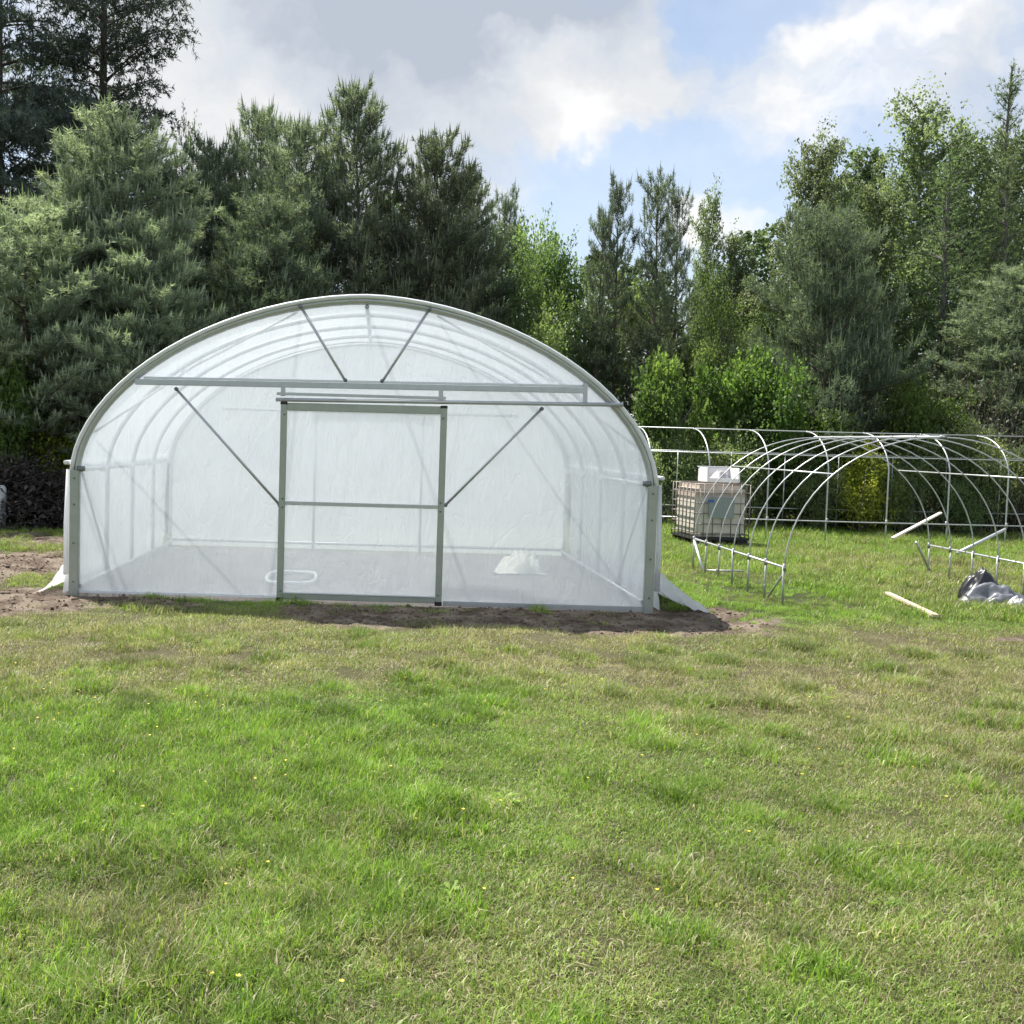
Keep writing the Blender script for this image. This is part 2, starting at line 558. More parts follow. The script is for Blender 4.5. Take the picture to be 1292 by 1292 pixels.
gx, gy = axis(-9, 15, .085, 900), axis(-10.5, 15, .085, 900)
GX, GY = np.meshgrid(gx, gy)
gxf, gyf = GX.ravel(), GY.ravel()
gz = ground_height(gxf, gyf)
nx = len(gx)
ii, jj = np.meshgrid(np.arange(len(gy) - 1), np.arange(nx - 1), indexing='ij')
q = (ii * nx + jj).ravel()
faces = np.stack([q, q + 1, q + nx + 1, q + nx], 1)
me = mesh_np('ground', np.stack([gxf, gyf, gz], 1), faces, smooth=True, attrs={'soil': soil_mask(gxf, gyf), 'dry': dry_mask(gxf, gyf), 'floor': ((np.abs(gxf) < TW / 2 + .05) & (gyf > -.05) & (gyf < TL + .05)) * 1.0})
tag(link('ground', me, M['ground']), kind='structure')

# ------------------------------------------------------------------ polytunnel
def hoop_xz(a, zs, H, n=1.8, count=41, grow=0.0, legs=True, zbase=0.0):
    th = np.linspace(math.pi, 0, count)
    c, s = np.cos(th), np.sin(th)
    x = np.sign(c) * np.abs(c) ** (2 / n) * (a + grow)
    z = zs + np.abs(s) ** (2 / n) * (H - zs + grow)
    if legs:
        zz = np.linspace(zbase, zs, 5)[:-1]
        x = np.concatenate([np.full(4, -(a + grow)), x, np.full(4, a + grow)])
        z = np.concatenate([zz, z, zz[::-1]])
    return x, z


tun = thing('polytunnel', 'large rounded greenhouse tunnel clad in milky white plastic film, sliding door in its gable', 'greenhouse')
A = TW / 2 - .04
for k in range(5):
    yk = k * TL / 4
    x, z = hoop_xz(A, THS, TH - .03)
    tube('hoop', np.stack([x, np.full_like(x, yk), z], 1), (.042 if k == 0 else .027), M['steel'], tun, 10)

x, z = hoop_xz(A, THS, TH - .03, grow=.038, legs=False)
tube('film_edge', np.stack([x, np.full_like(x, -.05), z], 1), .022, M['white_plastic'], tun, 8)

# roof film, side film, gable films
def sheet(name, x, z, ys, mat, wob=.006, seed=0):
    n, m_ = len(x), len(ys)
    X, Y = np.tile(x, m_), np.repeat(ys, n)
    Z = np.tile(z, m_)
    wv_ = (vnoise(X * 3 + Z * 5, Y * 3, 1.1, seed, 3) - .5) * 2 * wob
    cxn = np.sign(X) * np.minimum(1, np.abs(X) / 3)
    X = X + wv_ * cxn
    Z = Z + wv_ * (1 - np.abs(cxn))
    i_, j_ = np.meshgrid(np.arange(m_ - 1), np.arange(n - 1), indexing='ij')
    q_ = (i_ * n + j_).ravel()
    F = np.stack([q_, q_ + 1, q_ + n + 1, q_ + n], 1)
    return link(name, mesh_np(name, np.stack([X, Y, Z], 1), F, smooth=True), mat, tun)


ys = np.linspace(-.045, TL + .045, 60)
x, z = hoop_xz(A, THS, TH - .03, grow=.045, legs=False, count=90)
sheet('roof_film', x, z, ys, M['film_roof'], .007, 1)
for s in (-1, 1):
    zz = np.linspace(.02, THS + .10, 16)
    bulge = .062 + .035 * np.sin(np.linspace(0, math.pi, 16)) + .06 * sstep(.35, .0, zz)
    sheet('side_film', s * (A + bulge), zz, ys, M['film_roof'], .012, 3 + s)
    # roll bar of the side curtain and its clips, base rail, purlin
    tube('roll_bar', [(s * (A + .085), -.12, THS + .09), (s * (A + .085), TL + .05, THS + .09)], .022, M['white_plastic'], tun, 8)
    tube('side_rail', [(s * (A - .05), -.02, THS + .015), (s * (A - .05), TL, THS + .015)], .022, M['steel'], tun, 8)
    tube('base_rail', [(s * (A - .045), 0, .10), (s * (A - .045), TL, .10)], .02, M['steel'], tun, 8)
    for k in range(1, 5):
        yk = k * TL / 4 - .45
        tube('rail_clip', [(s * (A - .05), yk, THS + .01), (s * (A - .05), yk + .12, THS + .01)], .040, M['white_plastic'], tun, 8)
    # diagonal leg brace and roof wind braces
    tube('leg_brace', [(s * (A - .04), .06, THS - .02), (s * (A - .04), TL / 4 - .03, .13)], .016, M['steel'], tun, 6)
    xx, zz2 = hoop_xz(A - .05, THS, TH - .08, legs=False, count=201)
    f1 = np.array((s * abs(np.interp(1.70, zz2[:101], xx[:101])), .04, 1.70))
    f2 = np.array((s * abs(np.interp(2.55, zz2[:101], xx[:101])), TL / 4 + .02, 2.55))
    tube('roof_brace', [f1, f2], .013, M['steel'], tun, 6)
    f1 = np.array((s * .72, .04, np.interp(-.72, xx[:101], zz2[:101])))
    f2 = np.array((s * 2.12, TL / 4, np.interp(-2.12, xx[:101], zz2[:101])))
    tube('roof_brace', [f1, f2], .013, M['steel'], tun, 6)
    # wide corner posts and ground skirt
    box('corner_post', (s * (A - .045), -.075, -.03), (s * (A + .052), -.037, THS + .015), M['steel_post'], tun, .006)
    tube('film_roll', [(s * (A + .085), -.058, .22), (s * (A + .088), -.058, .75), (s * (A + .075), -.05, THS + .02)], [.028, .026, .02], M['film_skirt'], tun, 8)
tube('ridge_purlin', [(0, 0, TH - .09), (0, TL, TH - .09)], .022, M['steel'], tun, 8)


def door_edges():
    return -.815, .815, 2.06


DL, DR, DH = door_edges()
YF = -.032


def gable(name, y, hole, mat, seed):
    """gable film as columns between ground and arch; leaves the doorway open"""
    x, z = hoop_xz(A, THS, TH - .03, grow=.02, legs=False, count=401)
    xs = np.unique(np.concatenate([np.linspace(-A - .02, A + .02, 73), [DL, DR]]))
    top = np.interp(xs, x, z)
    V, F = [], []
    rows = 26
    for i, xv in enumerate(xs):
        for r in range(rows):
            f = r / (rows - 1)
            zlo = .03
            zv = zlo + (top[i] - zlo) * f
            V.append((xv, y, zv))
    V = np.array(V)
    wv_ = (vnoise(V[:, 0], V[:, 2], 1.6, seed, 3) - .5) * .03
    edge = np.minimum(1, np.minimum(V[:, 0] + A + .02, A + .02 - V[:, 0]) * 4)
    V[:, 1] += np.clip(wv_, -.012, .02) * edge
    for i in range(len(xs) - 1):
        mid = (xs[i] + xs[i + 1]) / 2
        for r in range(rows - 1):
            a = i * rows + r
            zc = (V[a, 2] + V[a + 1, 2]) / 2
            if hole and DL < mid < DR and zc < DH - .02:
                continue
            F.append((a, a + rows, a + rows + 1, a + 1))
    return link(name, mesh_np(name, V, F, smooth=True), mat, tun)


gable('front_film', .0, True, M['film'], 31)
gable('back_film', TL + .03, False, M['film'], 37)
# back gable frame
for xx0 in (-.8, .8):
    tube('back_post', [(xx0, TL - .02, 0), (xx0, TL - .02, 2.05)], .022, M['steel'], tun, 8)
tube('back_rail', [(-2.2, TL - .045, 2.1), (2.2, TL - .045, 2.1)], .022, M['steel'], tun, 8)
tube('back_base_rail', [(-A, TL - .02, .12), (A, TL - .02, .12)], .022, M['steel'], tun, 8)


def P(px, py, y=YF):
    return at(px, py, y)


# gable cross rail, door track, braces (front of the film)
a, b = P(172, 482), P(736, 493)
bar('gable_rail', (a[0], -.075, a[2]), (b[0], -.075, b[2]), .058, .05, M['steel'], tun, .006)
bar('gable_rail_lip', (a[0] + .08, -.06, a[2] + .046), (b[0], -.06, b[2] + .046), .022, .03, M['white_plastic'], tun, .003)
a, b = P(349, 503), P(784, 511)
tube('door_track', [(a[0], -.105, a[2] - .012), (b[0], -.105, b[2] - .002)], .021, M['steel'], tun, 10)
a, b = P(350, 497), P(562, 503)
bar('track_cover', (a[0], -.115, a[2]), (b[0], -.115, b[2]), .030, .02, M['steel'], tun, .003)
for px_, y0, y1 in ((737, 484, 508), (358, 486, 500), (556, 491, 505)):
    a, b = P(px_, y0), P(px_, y1)
    bar('track_bracket', (a[0], -.092, a[2]), (b[0], -.092, b[2]), .045, .012, M['steel'], tun, .002)
for (x0, y0), (x1, y1) in (((379, 386), (436, 481)), ((542, 390), (482, 482)), ((222, 490), (354, 638)), ((684, 515), (561, 638))):
    a, b = P(x0, y0), P(x1, y1)
    tube('gable_brace', [(a[0], -.048, a[2]), (b[0], -.048, b[2])], .0145, M['steel'], tun, 8)
M['clamp0'] = steel('dark_clamp', (.22, .23, .23), .5, .6)
for px_, py_ in ((379, 387), (436, 480), (542, 391), (482, 481), (223, 491), (353, 637), (683, 516), (562, 637)):
    a = P(px_, py_)
    tube('brace_clamp', [(a[0], -.075, a[2]), (a[0], -.025, a[2])], .021, M['clamp0'], tun, 8)
for s_ in (-1, 1):
    for zz in (.15, .55, .95, 1.22):
        tube('bolt', [(s_ * (A + .004), -.083, zz), (s_ * (A + .004), -.070, zz)], .011, M['clamp0'], tun, 6)
    tube('hoop_clamp', [(s_ * (A - .02), -.062, THS + .03), (s_ * (A - .10), -.062, THS + .03)], .026, M['clamp0'], tun, 8)
# sill under the gable film
bar('gable_sill', (-A, -.03, .045), (DL - .05, -.03, .045), .03, .03, M['film_skirt'], tun, .004)
bar('gable_sill', (DR + .05, -.03, .028), (A, -.03, .028), .05, .03, M['steel'], tun, .004)

# sliding door
door = link('door', bpy.data.meshes.new('door'), None, tun)
dz0, dz1 = .045, 2.055
yd = -.085
bpy.data.objects.remove(door)
dw = .066
stile_l = box('door', (DL - .035, yd - .022, dz0 - .03), (DL + dw - .035, yd + .022, dz1), M['steel_post'], tun, .006)
door = stile_l
box('door_stile', (DR - dw + .03, yd - .022, dz0 - .03), (DR + .03, yd + .022, dz1), M['steel_post'], door, .006)
box('door_top_rail', (DL + dw - .035, yd - .02, dz1 - .085), (DR - dw + .03, yd + .02, dz1 - .005), M['steel_post'], door, .006)
box('door_middle_rail', (DL + dw - .035, yd - .016, 1.005), (DR - dw + .03, yd + .016, 1.043), M['steel'], door, .005)
box('door_bottom_rail', (DL + dw - .035, yd - .02, dz0 - .01), (DR - dw + .03, yd + .02, dz0 + .05), M['steel_post'], door, .006)
box('door_bottom_strip', (DL + dw - .035, yd - .03, dz0 + .052), (DR - dw + .03, yd - .012, dz0 + .066), M['white_plastic'], door, .002)
for xs_ in (DL - .037, DR - dw + .028):
    for z0, z1 in ((dz0 - .035, dz0 + .012), (dz1 - .028, dz1 + .004)):
        box('end_cap', (xs_ - .002, yd - .025, z0), (xs_ + dw + .004, yd + .025, z1), M['black'], door, .004)
for xs_ in (DL + .004, DR - .01):
    for zz in (.12, .98, 1.07, 1.93):
        tube('bolt', [(xs_, yd - .030, zz), (xs_, yd - .018, zz)], .010, M['clamp0'], door, 6)
V, F = [], []
xs, zs = np.linspace(DL + .03, DR - .03, 30), np.linspace(dz0, dz1 - .03, 36)
for i in range(30):
    for j in range(36):
        V.append((xs[i], yd + .030 + (vnoise(xs[i], zs[j], 1.7, 51, 3) - .5) * .02, zs[j]))
for i in range(29):
    for j in range(35):
        F.append((i * 36 + j, (i + 1) * 36 + j, (i + 1) * 36 + j + 1, i * 36 + j + 1))
link('door_film', mesh_np('door_film', V, F, smooth=True), M['film'], door)


# loose film skirts lying on the ground at the corners
def skirt(name, s, reach, y0, y1, h, seed):
    V, F = [], []
    nu, nv = 26, 16
    for i in range(nu):
        f = i / (nu - 1)
        y = y0 + (y1 - y0) * f
        rr = reach * (.75 + .5 * float(vnoise(f * 4, seed, 1.0, seed, 3))) * (1 - .35 * f)
        for j in range(nv):
            g = j / (nv - 1)
            hz = h * (1 - g) ** 1.15 * (1 - .55 * f) * (.7 + .6 * float(vnoise(f * 6, g * 2, 1.0, seed + 1, 3)))
            wr = (float(vnoise(f * 9, g * 6, 1.0, seed + 2, 3)) - .5) * .10
            xx_ = s * (A + .10 + rr * g + wr * .4)
            V.append((xx_, y + wr * .5, float(ground_height(np.array([xx_]), np.array([y]))[0]) + .012 + hz + max(0, wr) * .5))
    for i in range(nu - 1):
        for j in range(nv - 1):
            F.append((i * nv + j, (i + 1) * nv + j, (i + 1) * nv + j + 1, i * nv + j + 1))
    o = link(name, mesh_np(name, V, F, smooth=True), M['film_skirt'], tun)
    return o


skirt('ground_skirt', 1, .48, -.22, 1.7, .38, 5)
skirt('ground_skirt', -1, .30, -.12, 1.7, .26, 8)
box('skirt_peg', (-A - .2, 1.55, .28), (-A - .08, 1.62, .37), M['black'], tun, .01)


# things inside the tunnel
def crumple(name, label, cat, cx_, cy_, sx, sy, h, mat, seed, z0=.0, n=36, group=None, freq=1.0):
    V, F = [], []
    for i in range(n):
        for j in range(n):
            u_, v_ = i / (n - 1) * 2 - 1, j / (n - 1) * 2 - 1
            r_ = math.hypot(u_, v_)
            e = max(0, 1 - r_ ** 2.2)
            out_ = .75 + .5 * float(vnoise(u_ * 2 + 5, v_ * 2 + 5, 1, seed, 2))
            hz = h * e ** .6 * (.25 + 1.2 * float(vnoise(u_ * 2.6 + 9, v_ * 2.6, .8 * freq, seed + 1, 3)))
            V.append((cx_ + u_ * sx * out_, cy_ + v_ * sy * out_, z0 + hz + .008))
    for i in range(n - 1):
        for j in range(n - 1):
            F.append((i * n + j, (i + 1) * n + j, (i + 1) * n + j + 1, i * n + j + 1))
    o = link(name, mesh_np(name, V, F, smooth=True), mat)
    return tag(o, label, cat, group)


M['cloth'] = plain('cream_sheet', (.80, .78, .66), .6, bump=.3, nscale=9)
c = gp(657, 722)
crumple('crumpled_sheet', 'crumpled cream plastic sheet lying on the tunnel floor, right of the sliding door', 'sheet', c[0], c[1] + .1, .30, .34, .24, M['cloth'], 64, freq=1.9)
M['hose'] = plain('pale_hose', (.78, .80, .80), .4)
c0 = gp(362, 742)
th = np.linspace(0, 2 * math.pi * 1.1, 60)
tag(tube('hose', np.stack([c0[0] + .29 * np.cos(th), c0[1] + .62 + .62 * np.sin(th), .04 + .012 * np.sin(3 * th) + th * .002], 1), .019, M['hose'], None, 8),
    'coiled pale hose lying on the floor just behind the sliding door', 'hose')

# ------------------------------------------------------------------ bare tunnel frames
f2 = thing('hoop_tunnel_frame', 'bare low tunnel frame of thin galvanised hoops on short posts, film not yet fitted', 'tunnel frame', (4.58, .62, 0))
O2 = (4.58, .62, 0)
XL, XR, Y0, DYH, N2, ZR = 4.58, 7.82, .62, .565, 7, .42
XC, AR = (XL + XR) / 2, (XR - XL) / 2
for k in range(N2):
    y = Y0 + k * DYH
    x, z = hoop_xz(AR, ZR, 1.88, n=2.0, legs=False, count=33)
    jit = random.uniform(-.015, .015)
    tube('hoop', np.stack([XC + x, np.full_like(x, y) + jit * np.sin(np.linspace(0, 3.14, len(x))), z], 1), .0078, M['steel_white'], f2, 7, O2)
    for X in (XL, XR):
        tube('post', [(X, y, -.05), (X + random.uniform(-.012, .012), y, ZR + .03)], .0125, M['steel_post'], f2, 7, O2)
for X in (XL, XR):
    tube('side_rail', [(X, Y0 - .02, ZR + .01), (X + .01, Y0 + (N2 - 1) * DYH + .03, ZR + .015)], .0125, M['steel_white'], f2, 7, O2)
tube('ridge_pipe', [(XC, Y0 - .03, 1.885), (XC, Y0 + (N2 - 1) * DYH + .03, 1.89)], .0125, M['steel_white'], f2, 7, O2)
ex, ez = hoop_xz(AR, ZR, 1.88, n=2.0, legs=False, count=101)
for s_ in (-1, 1):
    xq = s_ * abs(np.interp(1.45, ez[:51], ex[:51]))
    tube('shoulder_pipe', [(XC + xq, Y0, 1.455), (XC + xq, Y0 + (N2 - 1) * DYH, 1.46)], .009, M['steel_white'], f2, 7, O2)
tube('corner_brace', [(XL + .01, Y0, ZR - .03), (XL + .02, Y0 + .5, .04)], .011, M['steel'], f2, 7, O2)
tube('corner_brace', [(XL, Y0 + 6 * DYH, ZR), (XL + .03, Y0 + 5.2 * DYH, -.03)], .019, M['steel_white'], f2, 7, O2)
tube('cross_pipe', [(XL + .02, Y0 + 5 * DYH, .06), (XL + .5, Y0 + 4.9 * DYH, .07)], .012, M['steel_white'], f2, 7, O2)

f3 = thing('long_tunnel_frame', 'bare long tunnel frame seen side-on behind the liquid tank, pipes running sideways', 'tunnel frame', (6.35, 9.3, 0))
O3 = (6.35, 9.3, 0)
Y3, W3, H3, SP = 9.3, 2.3, 2.07, 1.108
xs3 = [6.35 + SP * k for k in range(-2, 8)]
for X in xs3:
    x, z = hoop_xz(W3 / 2, 1.3, H3, n=2.0, legs=True, count=31, zbase=-.05)
    k = len(x) // 2 + 1
    tube('hoop_arm', np.stack([np.full(k, X) + random.uniform(-.02, .02), Y3 + W3 / 2 + x[:k], z[:k]], 1), .0135, M['steel_white'], f3, 7, O3)
    tube('far_post', [(X + .02, Y3 + W3, -.05), (X + .02, Y3 + W3, 1.64)], .011, M['steel'], f3, 6, O3)
xa, xb = xs3[0], xs3[-1]
hx, hz = hoop_xz(W3 / 2, 1.3, H3, n=2.0, legs=False, count=101)
for nm, yy, zz, rr in (('ridge_pipe', Y3 + W3 / 2, H3 + .018, .012), ('shoulder_pipe', None, 1.62, .010), ('shoulder_pipe', Y3 + W3, 1.64, .010),
                       ('side_rail', Y3 - .02, .40, .012), ('side_rail', Y3 + W3 + .02, .50, .012)):
    if yy is None or yy == -1:
        d_ = abs(np.interp(zz, hz[:51], hx[:51]))
        yy = Y3 + W3 / 2 + (-d_ if yy is None else d_)
    tube(nm, [(xa, yy, zz), ((xa + xb) / 2, yy, zz - .012), (xb, yy, zz + .005)], rr, M['steel_white'], f3, 7, O3)

M['clamp'] = steel('pipe_clamp', (.30, .31, .31), .5, .6)
for k in range(N2):
    y = Y0 + k * DYH
    tube('ridge_clamp', [(XC - .035, y, 1.883), (XC + .035, y, 1.883)], .019, M['clamp'], f2, 6, O2)
    for X in (XL, XR):
        tube('rail_clamp', [(X, y, ZR - .03), (X, y, ZR + .05)], .019, M['clamp'], f2, 6, O2)
for X in xs3:
    tube('ridge_clamp', [(X, Y3 + W3 / 2 - .04, H3), (X, Y3 + W3 / 2 + .02, H3)], .026, M['clamp'], f3, 6, O3)
    tube('rail_clamp', [(X, Y3, .35), (X, Y3, .45)], .024, M['clamp'], f3, 6, O3)

# loose pipes, planks
M['plank'] = plain('pale_pine_plank', (.62, .50, .36), .75, nscale=18, var=.2)
M['plank_white'] = plain('bleached_plank', (.74, .66, .60), .7, nscale=18, var=.15)


def leaning(name, label, cat, a_, b_, wid, dep, mat):
    o_ = (float(b_[0]), float(b_[1]), 0)
    o = bar(name, a_, b_, wid, dep, mat, None, .003, o_, (0, 0, 1))
    o.location = o_
    return tag(o, label, cat)


a, b = at(1187, 647, 6.0), at(1126, 679, 5.3)
pl = leaning('plank', 'bleached plank tilted against the bare hoops above the grass', 'plank', a, b, .055, .025, M['plank_white'])
a, b = gp(1119, 748, .06), gp(1181, 777, .05)
leaning('wooden_batten', 'long pale wooden batten lying flat in the grass', 'batten', a, b, .055, .03, M['plank'])
a, b = at(1268, 668, 4.2), at(1208, 698, 3.6)
o_ = tuple(float(v) for v in (b[0], b[1], 0))
o = tube('loose_pipe', [a, b], .022, M['steel_white'], None, 8, o_)
o.location = o_
tag(o, 'loose bright pipe resting slanted across the side rail of the low frame', 'pipe')
a, b = at(1156, 684, 4.0), gp(1174, 722)
o_ = (float(b[0]), float(b[1]), 0)
o = tube('loose_pipe', [a, (b[0], b[1], 0)], .018, M['steel_white'], None, 8, o_)
o.location = o_
tag(o, 'short bright pipe leaning down into the grass at the end of the side rail', 'pipe')

# ------------------------------------------------------------------ liquid tank in its cage
M['tank'] = None
m, t = new_mat('stained_tank_plastic')
tco = t.n('ShaderNodeTexCoord').outputs['Object']
sz = t.n('ShaderNodeSeparateXYZ', {0: tco}).outputs[2]
nz = t.noise(tco, 5, 5, .6)
lv = t.math('ADD', sz, t.math('MULTIPLY', t.math('SUBTRACT', nz, .5), .16))
c = t.mix(t.smooth(lv, .80, .90), t.mix(nz, (.55, .52, .46), (.74, .71, .64)), t.mix(nz, (.38, .31, .27), (.60, .53, .47)))
bs = t.n('ShaderNodeBsdfPrincipled', {'Base Color': c, 'Roughness': .5})
out(t, bs.outputs[0])
M['tank'] = m
M['cage'] = steel('cage_steel', (.25, .225, .205), .55, .4)
M['plate'] = plain('blue_grey_plate', (.24, .28, .28), .5, nscale=8)
M['blue'] = plain('blue_label', (.06, .13, .38), .5)
M['pallet'] = plain('black_pallet', (.025, .025, .025), .7)
tb = gp(868, 690)
tx, ty = float(tb[0]) + .10, float(tb[1]) + .05
TO = (tx, ty, 0)
tank = thing('liquid_tank', 'stained beige liquid tank in a rusty steel cage on a black pallet', 'tank', TO)
tank.rotation_euler[2] = math.radians(4)
TWD, TDP, TZ0, TZ1 = .96, 1.1, .17, 1.10


def tbox(nm, p0, p1, mat, bev=.01, par=None):
    return box(nm, np.array(p0), np.array(p1), mat, par or tank, bev)


for x0 in (0.0, .38, .76):
    for y0 in (0.0, .46, .94):
        tbox('pallet_foot', (x0, y0, 0), (x0 + .2, y0 + .14, .12), M['pallet'])
tbox('pallet_deck', (-.02, -.02, .12), (TWD + .02, TDP + .02, .165), M['pallet'])
tbox('tank_body', (.04, .04, TZ0), (TWD - .04, TDP - .04, TZ1 - .03), M['tank'], .07)
for zz in (.22, .40, .58, .76, .94, 1.08):
    for p, q_ in (((-.0, -.0), (TWD, 0)), ((0, TDP), (TWD, TDP)), ((0, 0), (0, TDP)), ((TWD, 0), (TWD, TDP))):
        tube('cage_bar', [(p[0], p[1], zz), (q_[0], q_[1], zz)], .010, M['cage'], tank, 6)
for i in range(7):
    xx = TWD * i / 6
    for yy in (-.012, TDP + .012):
        tube('cage_bar', [(xx, yy, .16), (xx, yy, 1.09)], .009, M['cage'], tank, 6)
for i in range(1, 6):
    yy = TDP * i / 6
    for xx in (-.012, TWD + .012):
        tube('cage_bar', [(xx, yy, .16), (xx, yy, 1.09)], .009, M['cage'], tank, 6)
tbox('label_plate', (.24, -.035, .50), (.68, -.027, .86), M['plate'], .002)
tbox('blue_label', (.21, -.042, .77), (.32, -.037, .82), M['blue'], .001)
tbox('top_bar', (-.0, .3, 1.085), (TWD, .34, 1.11), M['cage'], .005)
tbox('top_bar', (-.0, .68, 1.085), (TWD, .72, 1.11), M['cage'], .005)
cpt = Vector((tx, ty, 0))
# white tub on top of the tank
M['tub'] = plain('white_tub', (.80, .80, .80), .45)
M['tub_in'] = plain('grey_crumpled_bag', (.42, .40, .42), .6, var=.6, nscale=14, bump=.5)
tubo = thing('plastic_tub', 'white open plastic tub standing on top of the caged tank', 'tub', (tx + .26, ty + .22, 1.112))
tubo.rotation_euler[2] = math.radians(4)
box('tub_side', (.0, 0, 0), (.03, .45, .25), M['tub'], tubo, .008)
box('tub_side', (.55, 0, 0), (.58, .45, .25), M['tub'], tubo, .008)
box('tub_back', (.032, .42, 0), (.548, .45, .25), M['tub'], tubo, .008)
box('tub_front', (.032, .0, 0), (.548, .03, .07), M['tub'], tubo, .008)
box('tub_rim', (-.012, .40, .252), (.592, .47, .27), M['tub'], tubo, .006)
crumple('crumpled_bag', 'grey crumpled bag stuffed into the white tub on the tank', 'bag', tx + .55, ty + .45, .19, .15, .17, M['tub_in'], 77, 1.112)

# wrapped bundle at the right
M['tarp_grey'] = plain('grey_film_bundle', (.13, .14, .16), .4, nscale=10, var=.4, bump=.5)
M['tarp_black'] = plain('black_foil', (.02, .021, .024), .3, nscale=12, var=.4, bump=.4)
M['tarp_white'] = plain('white_sack', (.62, .61, .59), .5, nscale=10, var=.12, bump=.5)
bl = gp(1262, 768)
crumple('foil_roll', 'rumpled black foil heaped on top of the grey film bundle beside the frame', 'foil', bl[0] + .10, bl[1] + .50, .30, .20, .34, M['tarp_black'], 81)
crumple('film_bundle', 'shiny grey crumpled film bundle lying in the grass under the black foil', 'film bundle', bl[0] + .12, bl[1] + .30, .36, .20, .24, M['tarp_grey'], 84)
crumple('white_sack', 'small white sack lying in front of the grey film bundle', 'sack', bl[0] + .20, bl[1] + .06, .11, .08, .13, M['tarp_white'], 88)
crumple('grey_rag', 'small pale grey rag in the grass beside the film bundle', 'rag', *gp(1236, 738)[:2], .10, .08, .12, M['tarp_white'], 91)

# pale corner of a container at the far left
M['pale'] = plain('pale_grey_paint', (.55, .58, .60), .6)
a = at(0, 668, 7.2)
cn = thing('water_barrel', 'pale grey barrel half cut off at the picture edge beside the dark brush heap', 'barrel', (float(a[0]) - .23, 7.3, 0))
prof = [(0, .27), (.02, .285), (.25, .285), (.27, .30), (.29, .285), (.50, .285), (.52, .30), (.54, .285), (.68, .285), (.72, .27), (.735, .25)]
th = np.linspace(0, 2 * math.pi, 28, endpoint=False)
V = np.concatenate([np.stack([r_ * np.cos(th), r_ * np.sin(th), np.full(28, z_)], 1) for z_, r_ in prof])
F = [(i * 28 + j, i * 28 + (j + 1) % 28, (i + 1) * 28 + (j + 1) % 28, (i + 1) * 28 + j) for i in range(len(prof) - 1) for j in range(28)]
link('barrel_body', mesh_np('barrel_body', V, F, smooth=True), M['pale'], cn)
V = np.concatenate([np.stack([r_ * np.cos(th), r_ * np.sin(th), np.full(28, z_)], 1) for z_, r_ in ((.725, .255), (.745, .25), (.745, .22), (.735, .21), (.735, .01))])
F = [(i * 28 + j, i * 28 + (j + 1) % 28, (i + 1) * 28 + (j + 1) % 28, (i + 1) * 28 + j) for i in range(4) for j in range(28)]
link('barrel_lid', mesh_np('barrel_lid', V, F, smooth=True), M['pale'], cn)

# ------------------------------------------------------------------ foliage builders
UP = np.array([0, 0, 1.0])


def unit(v):
    v = np.asarray(v, float)
    return v / (np.linalg.norm(v, axis=-1, keepdims=True) + 1e-9)


